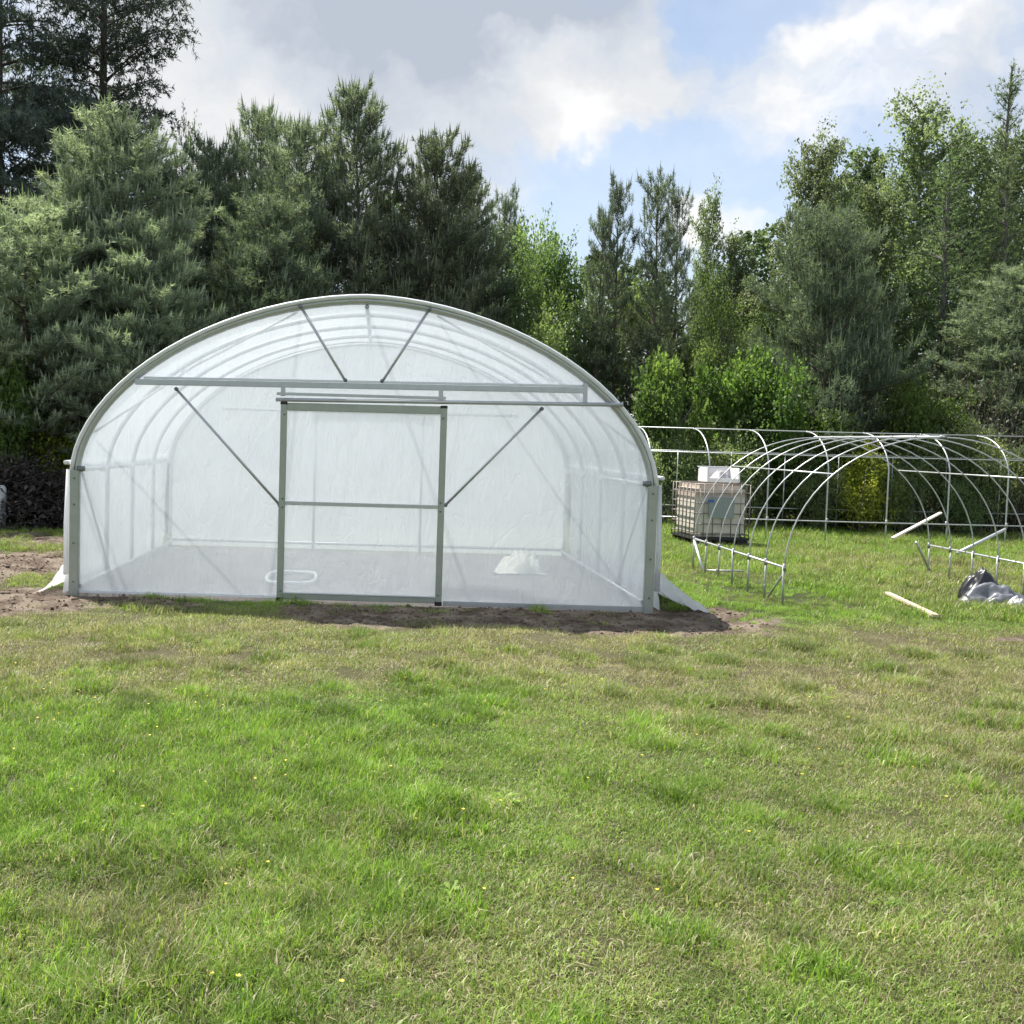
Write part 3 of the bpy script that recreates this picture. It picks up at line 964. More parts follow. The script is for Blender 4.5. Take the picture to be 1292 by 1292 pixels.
class Tree:
    def __init__(self, seed):
        self.r = np.random.default_rng(seed)
        self.tv, self.tf, self.tn = [], [], 0
        self.sp, self.sd, self.sl, self.st = [], [], [], []     # shoots: position, direction, length, tint
        self.lp, self.ld, self.ls, self.lt = [], [], [], []     # leaves

    def limb(self, pts, r0, r1, sides=5):
        V, F = tube_np(pts, np.linspace(r0, r1, len(pts)), sides, False)
        self.tv.append(V)
        self.tf.append(F + self.tn)
        self.tn += len(V)

    def trunk_mesh(self, name):
        return mesh_np(name, np.concatenate(self.tv), np.concatenate(self.tf), smooth=True)

    def shoot(self, p, d, l, t):
        self.sp.append(p)
        self.sd.append(d)
        self.sl.append(l)
        self.st.append(t)

    def needle_mesh(self, name, K=15, nl=(.07, .13), nw=.013, spread=.85, candle=0.0):
        r = self.r
        P_, D, L, T = np.array(self.sp), unit(np.array(self.sd)), np.array(self.sl), np.array(self.st)
        N = len(P_)
        P_, D, L, T = (np.repeat(v, K, axis=0) for v in (P_, D, L, T))
        n = N * K
        rad = unit(np.cross(D, r.normal(size=(n, 3))))
        tpos = r.random(n)
        base = P_ + D * (L * tpos)[:, None]
        nd = unit(D * r.uniform(.45, .95, n)[:, None] + rad * spread)
        ln = r.uniform(nl[0], nl[1], n)
        side = unit(np.cross(nd, r.normal(size=(n, 3)))) * (nw * .5)
        tip = base + nd * ln[:, None]
        V = np.stack([base - side, base + side, tip], 1).reshape(-1, 3)
        tint = np.clip(T + r.normal(0, .10, n) + .10 * tpos, 0, 1)
        tint = np.repeat(tint, 3)
        if candle > 0:
            sel = np.where((np.array(self.sd)[:, 2] > .72 * np.linalg.norm(np.array(self.sd), axis=1)) & (r.random(N) < candle))[0]
            b = np.array(self.sp)[sel] + unit(np.array(self.sd)[sel]) * np.array(self.sl)[sel][:, None] * .6
            up = unit(unit(np.array(self.sd)[sel]) + np.array([0, 0, 1.2]))
            h = r.uniform(.16, .42, len(sel))
            e1 = unit(np.cross(up, np.array([1.0, .3, 0]))) * .020
            e2 = np.cross(up, e1)
            top = b + up * h[:, None]
            tri = []
            for a_, c_ in ((e1, -.5 * e1 + .87 * e2), (-.5 * e1 + .87 * e2, -.5 * e1 - .87 * e2), (-.5 * e1 - .87 * e2, e1)):
                tri.append(np.stack([b + a_, b + c_, top], 1))
            cv = np.concatenate(tri).reshape(-1, 3)
            V = np.concatenate([V, cv])
            tint = np.concatenate([tint, np.clip(r.normal(.92, .08, len(cv)), 0, 1)])
        return mesh_np(name, V, np.arange(len(V)).reshape(-1, 3), tint)

    def leaf_mesh(self, name, wide=.62):
        r = self.r
        P_, D, S, T = np.concatenate(self.lp), unit(np.concatenate(self.ld)), np.concatenate(self.ls), np.concatenate(self.lt)
        n = len(P_)
        side = unit(np.cross(D, unit(UP + r.normal(0, .55, (n, 3)))))
        nrm_ = np.cross(side, D)
        L = S[:, None]
        mid = P_ + D * L * .5 - nrm_ * L * .06
        V = np.stack([P_, mid + side * L * wide * .5 + nrm_ * L * .1, P_ + D * L, mid - side * L * wide * .5 + nrm_ * L * .1], 1).reshape(-1, 3)
        return mesh_np(name, V, np.arange(n * 4).reshape(-1, 4), np.repeat(np.clip(T, 0, 1), 4))

    def leaves(self, p, d, s, t):
        self.lp.append(p)
        self.ld.append(d)
        self.ls.append(s)
        self.lt.append(t)


def curve(p0, d0, length, n, up=0.0, wob=.06, r=None):
    pts = [np.asarray(p0, float)]
    d = unit(d0)
    for i in range(n):
        d = unit(d + UP * up / n + r.normal(0, wob, 3))
        pts.append(pts[-1] + d * length / n)
    return np.array(pts)


def make_pine(seed, H=10.0, R=2.4, clear=.08, step=.30, nb=6, power=.55, thin=1.0, dense=1.1, el1=22):
    T = Tree(seed)
    r = T.r
    tr = curve((0, 0, 0), (0, 0, 1), H, 10, 0, .012, r)
    T.limb(tr, .009 * H + .03, .010, 8)
    zs = np.arange(clear * H, H * .985, step)
    for z in zs:
        t_ = (z - clear * H) / (H * (1 - clear))
        base = np.array([np.interp(z, tr[:, 2], tr[:, 0]), np.interp(z, tr[:, 2], tr[:, 1]), z])
        L0 = R * (min(1, .6 + t_ * 2.2) * (1 - t_) ** power) + .30
        az0 = r.uniform(0, 6.28)
        for b_ in range(nb):
            if r.random() > thin:
                continue
            az = az0 + b_ * 6.283 / nb + r.normal(0, .25)
            l = L0 * r.uniform(.6, 1.18)
            el = math.radians(4 + el1 * t_ + r.normal(0, 8))
            d = np.array([math.cos(az) * math.cos(el), math.sin(az) * math.cos(el), math.sin(el)])
            pts = curve(base, d, l, 6, .55, .07, r)
            T.limb(pts, .012 + .012 * l / 2, .005, 4)
            tone = r.normal(.36, .10)
            s = .28 if l > .7 else .1
            while s < 1.0:
                i = s * 6
                k = int(min(i, 5))
                p = pts[k] + (pts[k + 1] - pts[k]) * (i - k)
                tan = unit(pts[k + 1] - pts[k])
                for sd in (-1, 1):
                    sv = unit(np.cross(tan, UP)) * sd
                    td = unit(tan * .8 + sv * r.uniform(.5, 1.0) + UP * r.uniform(0, .5))
                    tl = (.16 + .42 * (1 - s)) * min(l, 1.7) * r.uniform(.6, 1.1)
                    ns = max(1, int(tl / (.15 / dense)))
                    for q_ in range(ns):
                        f = (q_ + r.random()) / ns
                        pp = p + td * tl * f
                        upw = r.uniform(.25, .9) + .35 * t_
                        sdv = unit(td * .7 + UP * upw + r.normal(0, .28, 3))
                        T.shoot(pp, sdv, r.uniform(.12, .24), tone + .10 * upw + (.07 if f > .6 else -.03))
                s += .17 / max(l, .35) * r.uniform(.8, 1.2)
            for q_ in range(3):
                T.shoot(pts[-1] - unit(pts[-1] - pts[-2]) * .08 * q_, unit(unit(pts[-1] - pts[-2]) + UP * .8 + r.normal(0, .2, 3)), r.uniform(.16, .3), tone + .18)
    for q_ in range(40):
        T.shoot(tr[-1] - UP * .02 * q_ + r.normal(0, .10, 3), unit(UP + r.normal(0, .35, 3)), .25, .5)
    return T


def make_spruce(seed, H=14.0, R=3.4, clear=.12, step=.5, nb=6, droop=-.5, sl=(.18, .34), tone0=.35, dens=1.0, power=.8):
    T = Tree(seed)
    r = T.r
    tr = curve((0, 0, 0), (0, 0, 1), H, 10, 0, .008, r)
    T.limb(tr, .011 * H + .03, .02, 8)
    for z in np.arange(clear * H, H * .985, step):
        t_ = (z - clear * H) / (H * (1 - clear))
        base = np.array([np.interp(z, tr[:, 2], tr[:, 0]), np.interp(z, tr[:, 2], tr[:, 1]), z])
        L0 = R * (1 - t_) ** power + .14
        az0 = r.uniform(0, 6.28)
        for b_ in range(nb):
            az = az0 + b_ * 6.283 / nb + r.normal(0, .3)
            l = L0 * r.uniform(.5, 1.2)
            el = math.radians(12 + 25 * t_ + r.normal(0, 7))
            d = np.array([math.cos(az) * math.cos(el), math.sin(az) * math.cos(el), math.sin(el)])
            pts = curve(base + UP * r.normal(0, .1), d, l, 6, droop, .06, r)
            T.limb(pts, .014 + .012 * l / 2, .005, 4)
            tone = r.normal(tone0, .1)
            s = .15
            while s < 1.0:
                i = s * 6
                k = int(min(i, 5))
                p = pts[k] + (pts[k + 1] - pts[k]) * (i - k)
                tan = unit(pts[k + 1] - pts[k])
                for sd in (-1, 1):
                    sv = unit(np.cross(tan, UP)) * sd
                    td = unit(tan * .75 + sv * r.uniform(.6, 1.1) + UP * r.uniform(-.35, .1))
                    tl = (.2 + .38 * (1 - s)) * min(l, 2.2) * r.uniform(.6, 1.1)
                    ns = max(1, int(tl / (.17 / dens)))
                    for q_ in range(ns):
                        f = (q_ + r.random()) / ns
                        T.shoot(p + td * tl * f + UP * r.normal(0, .03), unit(td + r.normal(0, .45, 3) - UP * .15), r.uniform(*sl), tone + r.normal(0, .06))
                s += .2 / max(l, .4) * r.uniform(.8, 1.2)
            T.shoot(pts[-1], unit(pts[-1] - pts[-2]), .3, tone + .1)
    for q_ in range(24):
        T.shoot(tr[-1] - UP * .05 * q_, unit(UP + r.normal(0, .4, 3)), .22, tone0 + .1)
    return T


def make_birch(seed, H=10.0, R=2.2, n_limb=66, leaf=.092, hang=(.4, 1.1), per=5):
    T = Tree(seed)
    r = T.r
    tr = curve((0, 0, 0), (0, 0, 1), H * .90, 10, 0, .03, r)
    T.limb(tr, .010 * H + .02, .015, 8)
    for i in range(n_limb):
        t_ = .16 + .82 * i / n_limb
        z = t_ * H * .95
        base = np.array([np.interp(z, tr[:, 2], tr[:, 0]), np.interp(z, tr[:, 2], tr[:, 1]), z])
        az = i * 2.4 + r.normal(0, .4)
        q = (t_ - .16) / .84
        l = R * (.35 + 1.1 * q if q < .35 else (1 - q) ** .42 * 1.0 + .12) * r.uniform(.55, 1.2)
        el = math.radians(38 + 14 * q + r.normal(0, 8))
        d = np.array([math.cos(az) * math.cos(el), math.sin(az) * math.cos(el), math.sin(el)])
        pts = curve(base, d, l, 6, -.35, .09, r)
        T.limb(pts, .012 + .014 * l / 2, .005, 4)
        tone = r.normal(.45, .14)
        s = .2
        while s <= 1.0:
            k = int(min(s * 6, 5))
            p = pts[k] + (pts[k + 1] - pts[k]) * (s * 6 - k)
            for q_ in range(per):
                sd = unit(r.normal(0, 1, 3) * np.array([1, 1, .4]))
                sl_ = r.uniform(*hang) * (.5 + .5 * (1 - q))
                sp_ = curve(p, sd, sl_, 5, -2.2, .10, r)
                nl = max(4, int(sl_ / .040))
                f = r.uniform(0, 5, nl)
                kk = np.minimum(f.astype(int), 4)
                pos = sp_[kk] + (sp_[kk + 1] - sp_[kk]) * (f - kk)[:, None] + r.normal(0, .035, (nl, 3))
                T.leaves(pos, r.normal(0, 1, (nl, 3)) + np.array([0, 0, -.7]), r.uniform(.7, 1.2, nl) * leaf, np.clip(r.normal(tone, .16, nl), 0, 1))
            s += .17 / max(l, .4)
    for q_ in range(26):
        n = 14
        p = tr[-1] + np.array([0, 0, r.uniform(-.5, .9)]) + r.normal(0, .16, 3)
        T.leaves(p + r.normal(0, .12, (n, 3)), r.normal(0, 1, (n, 3)), r.uniform(.7, 1.2, n) * leaf, np.clip(r.normal(.5, .16, n), 0, 1))
    return T


def make_broad(seed, H=5.0, R=1.6, clusters=900, leaf=.09, low=.08, stems=1, per=16, cl_r=.20):
    """round-headed broadleaf: limbs from one or several stems, leaf clusters along twigs"""
    T = Tree(seed)
    r = T.r
    heads = []
    for s_ in range(stems):
        d0 = unit(np.array([r.normal(0, .16), r.normal(0, .16), 1.0])) if stems > 1 else UP
        tr = curve((r.normal(0, .06 * stems), r.normal(0, .06 * stems), 0), d0, H * r.uniform(.75, .95), 8, .1, .05, r)
        T.limb(tr, .012 * H + .012, .012, 7)
        heads.append(tr)
    lobes = [(np.array([r.normal(0, .46 * R), r.normal(0, .46 * R), H * (low + (1 - low) * r.uniform(.25, .88))]), R * r.uniform(.26, .55)) for _ in range(14)]
    lobes.append((np.array([0, 0, H * .80]), R * .45))
    for c_, rad in lobes:
        tr = heads[r.integers(len(heads))]
        zb = max(low * H * .6, c_[2] - rad * 1.4)
        base = np.array([np.interp(zb, tr[:, 2], tr[:, 0]), np.interp(zb, tr[:, 2], tr[:, 1]), zb])
        pts = np.linspace(base, c_, 6) + r.normal(0, .04, (6, 3)) * np.array([[0], [1], [1], [1], [1], [1]])
        T.limb(pts, .02 + .006 * H, .008, 5)
        tone = r.normal(.46, .17)
        nc = int(clusters / len(lobes))
        for q_ in range(5):
            dv = unit(r.normal(0, 1, 3) + UP * .9)
            sp_ = curve(c_ + dv * rad * .7, dv, rad * r.uniform(.5, 1.0), 5, .3, .12, r)
            T.limb(sp_, .009, .003, 3)
            n = 34
            f = r.uniform(0, 5, n)
            kk = np.minimum(f.astype(int), 4)
            T.leaves(sp_[kk] + (sp_[kk + 1] - sp_[kk]) * (f - kk)[:, None] + r.normal(0, .05, (n, 3)), r.normal(0, 1, (n, 3)) + dv, r.uniform(.6, 1.15, n) * leaf, np.clip(r.normal(tone + .1, .14, n), 0, 1))
        for q_ in range(nc):
            dv = unit(r.normal(0, 1, 3))
            pr = c_ + dv * rad * np.array([1, 1, .85]) * r.uniform(.45, 1.12)
            pr[2] = max(pr[2], .08)
            if q_ % 6 == 0:
                T.limb(np.array([c_ + dv * rad * .15, (c_ + pr) / 2 + r.normal(0, .03, 3), pr]), .010, .004, 3)
            n = int(per * r.uniform(.6, 1.3))
            pos = pr + r.normal(0, cl_r * .55, (n, 3))
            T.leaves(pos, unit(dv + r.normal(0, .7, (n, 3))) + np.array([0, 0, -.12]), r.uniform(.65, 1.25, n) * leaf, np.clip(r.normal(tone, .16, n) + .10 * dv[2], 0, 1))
    return T


def make_twiggy(seed, H=2.5, R=1.2, n=140, leaf=.05, leaves_per=26, flat=False):
    """thin upright or tangled twigs with sparse leaves"""
    T = Tree(seed)
    r = T.r
    for i in range(n):
        az = r.uniform(0, 6.28)
        rr = abs(r.normal(0, .45)) * R
        b = np.array([math.cos(az) * rr, math.sin(az) * rr, 0])
        d = unit(np.array([math.cos(az) * .6 * rr / R + r.normal(0, .25), math.sin(az) * .6 * rr / R + r.normal(0, .25), 1.0]))
        pts = curve(b, d, H * r.uniform(.5, 1.05), 6, -.3, .16, r)
        T.limb(pts, .012, .003, 3)
        if leaves_per:
            m_ = int(leaves_per * r.uniform(.5, 1.4))
            f = r.uniform(.6, 6, m_)
            kk = np.minimum(f.astype(int), 5)
            pos = pts[kk] + (pts[kk + 1] - pts[kk]) * (f - kk)[:, None] + r.normal(0, .09, (m_, 3))
            pos[:, 2] = np.maximum(pos[:, 2], .03)
            tone = r.normal(.45, .13)
            T.leaves(pos, r.normal(0, 1, (m_, 3)) + UP * .3, r.uniform(.7, 1.3, m_) * leaf, np.clip(r.normal(tone, .15, m_), 0, 1))
    return T


# ------------------------------------------------------------------ tree prototypes (mesh data shared by the copies)
PROTO = {}


def proto(key, T, H, R, crown_me, mat_crown, mat_bark):
    tm = T.trunk_mesh(key + '_trunk')
    tm.materials.append(mat_bark)
    crown_me.materials.append(mat_crown)
    PROTO[key] = (tm, crown_me, H, R)


for i, (sd, pw) in enumerate(((101, .58), (102, .70), (103, .50))):
    T = make_pine(sd, 10.0, 2.4, power=pw)
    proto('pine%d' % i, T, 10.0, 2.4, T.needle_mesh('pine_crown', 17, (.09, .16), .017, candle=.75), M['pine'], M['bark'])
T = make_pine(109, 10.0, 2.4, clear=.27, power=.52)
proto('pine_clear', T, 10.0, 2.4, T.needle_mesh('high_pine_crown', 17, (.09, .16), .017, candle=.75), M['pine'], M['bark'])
T = make_pine(104, 7.0, 2.6, clear=.02, step=.27, nb=6, power=.48)
proto('pine_dark', T, 7.0, 2.6, T.needle_mesh('dark_pine_crown', 16, (.08, .15), .017, candle=.7), M['pine_dark'], M['bark'])
T = make_pine(105, 9.0, 1.15, clear=.30, step=.42, nb=5, power=.4, thin=.85, el1=40)
proto('pine_thin', T, 9.0, 1.15, T.needle_mesh('thin_pine_crown', 18, (.10, .17), .016, candle=.4), M['pine_dark'], M['bark'])
T = make_spruce(106, 14.0, 3.4, step=.52, nb=7, dens=1.05, power=.6)
proto('spruce', T, 14.0, 3.4, T.needle_mesh('spruce_crown', 14, (.08, .15), .028), M['spruce'], M['bark'])
T = make_spruce(107, 10.0, 2.0, clear=.10, step=.36, nb=6, droop=-.1, sl=(.14, .28), tone0=.5)
proto('larch', T, 10.0, 2.0, T.needle_mesh('larch_crown', 12, (.05, .10), .018), M['larch'], M['bark_grey'])
T = make_spruce(108, 9.0, 1.1, clear=.15, step=.33, nb=6, droop=.25, sl=(.12, .24), tone0=.45, dens=1.1)
proto('larch_thin', T, 9.0, 1.1, T.needle_mesh('thin_larch_crown', 13, (.06, .11), .018), M['larch'], M['bark_grey'])
for i, sd in enumerate((111, 112)):
    T = make_birch(sd, 10.0, 2.2)
    proto('birch%d' % i, T, 10.0, 2.2, T.leaf_mesh('birch_crown'), M['birch'], M['bark_birch'])
for i, sd in enumerate((121, 122)):
    T = make_broad(sd, 6.0, 1.8, 1500, .095, .12)
    proto('broad%d' % i, T, 6.0, 1.8, T.leaf_mesh('broadleaf_crown'), M['broad'], M['bark_grey'])
for i, sd in enumerate((131, 132)):
    T = make_broad(sd, 3.0, 1.3, 1000, .10, .02, stems=4, per=15)
    proto('bright%d' % i, T, 3.0, 1.3, T.leaf_mesh('bright_shrub_crown', .85), M['bright'], M['bark_grey'])
T = make_broad(133, 2.0, 1.1, 620, .075, .0, stems=5, per=15)
proto('yellow', T, 2.0, 1.1, T.leaf_mesh('yellow_shrub_crown'), M['yellow'], M['bark_grey'])
T = make_twiggy(141, 2.6, 1.3, 190, .055, 44)
proto('dead', T, 2.6, 1.3, T.leaf_mesh('grey_shrub_crown'), M['dead'], M['bark_grey'])
for i, sd in enumerate((151, 152)):
    T = make_broad(sd, 1.8, 1.2, 560, .075, .0, stems=5, per=15)
    proto('under%d' % i, T, 1.8, 1.2, T.leaf_mesh('undergrowth_crown'), M['under'], M['bark_grey'])


WIDER = {'pine_clear': 1.35, 'pine0': 1.5, 'pine1': 1.5, 'pine2': 1.42, 'pine_dark': 1.2, 'pine_thin': 1.0, 'birch0': 1.42, 'birch1': 1.4, 'larch': 1.2, 'larch_thin': 1.15, 'bright0': .88, 'bright1': .88, 'under0': .9, 'under1': .9}


def plant(key, name, label, cat, px, top, hw, Y, group=None, mat=None):
    """stand a tree at depth Y whose top the photograph shows at px, top and whose crown is hw pixels wide to each side"""
    tm, cm, H, R = PROTO[key]
    p = at(px, top, Y)
    dist = (p - CPOS) @ FW
    h, rr = float(p[2]) * (.95 if name == 'pine_tree' else .98), hw * WIDER.get(key, 1.0) / CAM['f'] * dist
    root = thing(name, label, cat, (float(p[0]), Y, -.04), group)
    root.rotation_euler[2] = random.uniform(0, 6.28)
    root.scale = (rr / R, rr / R, h / H)
    link('trunk', tm, None, root)
    c = link('crown', cm, None, root)
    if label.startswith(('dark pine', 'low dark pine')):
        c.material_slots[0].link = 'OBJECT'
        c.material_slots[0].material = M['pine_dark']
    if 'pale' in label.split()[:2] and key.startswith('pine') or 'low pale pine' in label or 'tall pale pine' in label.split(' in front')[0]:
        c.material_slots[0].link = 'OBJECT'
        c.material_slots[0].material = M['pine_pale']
    return root


G_P = 'young pines at the wood edge behind the tunnel'
trees = [
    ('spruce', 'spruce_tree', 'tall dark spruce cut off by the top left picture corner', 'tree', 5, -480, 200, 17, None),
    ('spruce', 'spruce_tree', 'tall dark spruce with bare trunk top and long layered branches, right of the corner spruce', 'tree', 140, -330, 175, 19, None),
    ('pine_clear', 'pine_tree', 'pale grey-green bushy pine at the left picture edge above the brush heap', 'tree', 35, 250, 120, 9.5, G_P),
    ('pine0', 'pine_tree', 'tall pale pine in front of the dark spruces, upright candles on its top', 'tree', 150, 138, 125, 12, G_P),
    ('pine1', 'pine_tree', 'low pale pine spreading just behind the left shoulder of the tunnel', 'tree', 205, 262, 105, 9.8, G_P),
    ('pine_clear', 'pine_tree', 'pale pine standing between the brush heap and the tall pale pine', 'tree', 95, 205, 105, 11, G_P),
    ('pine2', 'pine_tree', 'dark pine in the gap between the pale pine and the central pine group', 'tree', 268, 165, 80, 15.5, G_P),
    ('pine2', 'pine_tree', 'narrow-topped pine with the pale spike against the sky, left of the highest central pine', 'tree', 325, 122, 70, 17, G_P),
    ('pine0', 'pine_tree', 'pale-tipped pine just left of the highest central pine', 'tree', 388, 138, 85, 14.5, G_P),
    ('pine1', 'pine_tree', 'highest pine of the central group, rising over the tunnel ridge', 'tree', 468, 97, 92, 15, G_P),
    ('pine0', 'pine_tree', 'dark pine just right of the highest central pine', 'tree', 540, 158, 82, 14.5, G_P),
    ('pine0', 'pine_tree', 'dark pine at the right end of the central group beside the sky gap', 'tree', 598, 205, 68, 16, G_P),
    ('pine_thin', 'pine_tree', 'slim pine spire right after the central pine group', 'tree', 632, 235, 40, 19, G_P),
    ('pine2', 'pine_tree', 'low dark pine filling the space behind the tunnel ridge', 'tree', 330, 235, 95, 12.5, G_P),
    ('broad0', 'broadleaf_tree', 'yellow-green leafy treetop peeping out between the pale pine and the spruce', 'tree', 218, 160, 40, 19, None),
    ('broad1', 'broadleaf_tree', 'light green broadleaf tree right of the central pines', 'tree', 700, 266, 62, 18, None),
    ('broad0', 'broadleaf_tree', 'darker broadleaf tree behind the right shoulder of the tunnel', 'tree', 668, 310, 60, 15, None),
    ('pine_thin', 'pine_tree', 'leftmost slim dark pine with bare trunk against the sky gap', 'tree', 757, 255, 34, 16.5, None),
    ('pine_thin', 'pine_tree', 'second slim dark pine from the left in the sky gap', 'tree', 787, 220, 36, 17, None),
    ('pine_thin', 'pine_tree', 'tallest slim dark pine with bare trunk in the sky gap', 'tree', 833, 208, 44, 16.5, None),
    ('pine_thin', 'pine_tree', 'slim dark pine closest to the pale birch in the sky gap', 'tree', 862, 226, 34, 17.5, None),
    ('birch0', 'birch_tree', 'small pale birch behind the slim dark pines', 'tree', 885, 216, 36, 21, None),
    ('birch1', 'birch_tree', 'low pale birch in the dip between slim pines and tall birches', 'tree', 935, 272, 48, 20, None),
    ('broad0', 'broadleaf_tree', 'bright yellow-green broadleaf tree above the two bright shrubs', 'tree', 922, 338, 46, 14.5, None),
    ('birch0', 'birch_tree', 'broad-topped weeping birch at the left of the tall birches', 'tree', 1010, 143, 62, 18, None),
    ('birch1', 'birch_tree', 'thin pale birch behind the broad-topped weeping birch', 'tree', 1052, 150, 52, 21, None),
    ('birch0', 'birch_tree', 'tallest weeping birch of the wood with drooping pointed crown', 'tree', 1168, 76, 82, 19, None),
    ('birch1', 'birch_tree', 'leaning birch right of the tallest birch', 'tree', 1228, 122, 70, 20, None),
    ('birch1', 'birch_tree', 'lower birch in front of the tallest birch, behind the round dark pine', 'tree', 1105, 200, 66, 17, None),
    ('larch_thin', 'larch_tree', 'thin open-topped larch spire near the right picture edge', 'tree', 1268, 72, 46, 20, None),
    ('pine_dark', 'pine_tree', 'round dark young pine with pale candles behind the bare frames', 'tree', 1055, 266, 112, 13.8, None),
    ('larch', 'larch_tree', 'soft green larch right of the round dark pine', 'tree', 1205, 185, 84, 16.5, None),
    ('larch', 'larch_tree', 'dark green larch cut by the right picture edge', 'tree', 1282, 185, 80, 17.5, None),
    ('pine0', 'pine_tree', 'grey-green pine low at the right picture edge', 'tree', 1300, 325, 95, 14.5, None),
    ('broad1', 'broadleaf_tree', 'broadleaf tree behind the slim pines, low and shaded', 'tree', 815, 330, 70, 19, None),
    ('broad1', 'broadleaf_tree', 'dim broadleaf tree between the bright tree and the round dark pine', 'tree', 985, 345, 60, 18, None),
    ('bright0', 'shrub', 'bright green maple shrub beside the right side of the tunnel', 'shrub', 842, 445, 50, 12.6, None),
    ('bright1', 'shrub', 'bright green maple shrub in front of the round dark pine, above the tank', 'shrub', 955, 436, 58, 12.8, None),
    ('bright1', 'shrub', 'bright green shrub right of the round dark pine', 'shrub', 1150, 474, 52, 12.8, None),
    ('bright0', 'shrub', 'low light green shrub at the foot of the round dark pine', 'shrub', 1050, 515, 62, 12.6, None),
    ('dead', 'shrub', 'grey-brown half-dry bush near the right picture edge', 'shrub', 1240, 405, 82, 13.6, None),
    ('yellow', 'shrub', 'yellow-flowered shrub seen through the bare hoops', 'shrub', 1092, 570, 46, 11.85, None),
    ('yellow', 'shrub', 'yellow-green bush glowing behind the pale pine trunks', 'shrub', 62, 492, 70, 10.4, None),
    ('bright1', 'shrub', 'green leafy shrub at the left picture edge behind the brush heap', 'shrub', 5, 440, 55, 9.0, None),
    ('under0', 'shrub', 'dark leafy shrub beside the tunnel wall behind the tank', 'shrub', 850, 552, 44, 12.1, None),
    ('under1', 'shrub', 'dark shrub directly behind the caged tank', 'shrub', 925, 548, 55, 12.3, None),
    ('under0', 'shrub', 'dark shrub under the ridge of the bare frames', 'shrub', 1000, 562, 50, 12.5, None),
    ('under1', 'shrub', 'pale-leaved shrub behind the tilted plank', 'shrub', 1165, 562, 55, 12.2, None),
    ('under0', 'shrub', 'loose pale-leaved shrub behind the slanted pipe', 'shrub', 1235, 548, 55, 12.0, None),
    ('under1', 'shrub', 'low pale scrub between the yellow-flowered shrub and the tilted plank', 'shrub', 1135, 590, 36, 11.75, None),
    ('under0', 'shrub', 'low scrub tangled behind the side rail of the bare frame, under the slanted pipe', 'shrub', 1212, 598, 40, 11.75, None),
    ('under0', 'shrub', 'low leafy scrub just left of the yellow-flowered shrub', 'shrub', 1032, 598, 36, 11.75, None),
    ('birch0', 'birch_tree', 'pale birch behind the thin larch spire, cut by the right picture edge', 'tree', 1292, 128, 62, 22, None),
    ('birch1', 'birch_tree', 'pale birch filling the notch between the broad-topped birch and the tallest birch', 'tree', 1095, 168, 58, 22, None),
    ('dead', 'shrub', 'thin dry bush cut by the right picture edge behind the frames', 'shrub', 1290, 530, 60, 12.6, None),
]
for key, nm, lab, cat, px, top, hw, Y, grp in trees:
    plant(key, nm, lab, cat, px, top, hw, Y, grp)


# heap of dark brush at the left
T = Tree(161)
r = T.r
for i in range(900):
    x, y = r.normal(0, .75), r.normal(0, .45)
    h = max(.05, 1.0 * math.exp(-(x / 1.25) ** 2 - (y / .9) ** 2)) * r.uniform(0, 1)
    d = unit(np.array([r.normal(0, 1), r.normal(0, .7), r.normal(0, .35)]))
    pts = curve(np.array([x, y, h]) - d * .35, d, r.uniform(.4, 1.0), 4, -.1, .2, r)
    pts[:, 2] = np.maximum(pts[:, 2], .02)
    T.limb(pts, r.uniform(.004, .014), .003, 3)
    n = 18
    pos = pts[r.integers(0, 5, n)] + r.normal(0, .09, (n, 3))
    pos[:, 2] = np.maximum(pos[:, 2], .02)
    T.leaves(pos, r.normal(0, 1, (n, 3)), r.uniform(.04, .11, n), np.clip(r.normal(.35, .2, n), 0, 1))
c = at(28, 640, 8.0)
heap = thing('brush_heap', 'waist-high heap of dark brown cut brush left of the tunnel', 'brush heap', (float(c[0]) - .1, 8.1, 0))
tm = T.trunk_mesh('twig_pile')
link('twig_pile', tm, M['brush'], heap)
tm.attributes.new('tint', 'FLOAT', 'POINT').data.foreach_set('value', np.full(len(tm.vertices), .55, np.float32))
heap.scale = (1.25, 1.1, 1.12)
tag(link('dry_leaves', T.leaf_mesh('dry_leaves', .5), M['brush'], heap), kind='stuff')

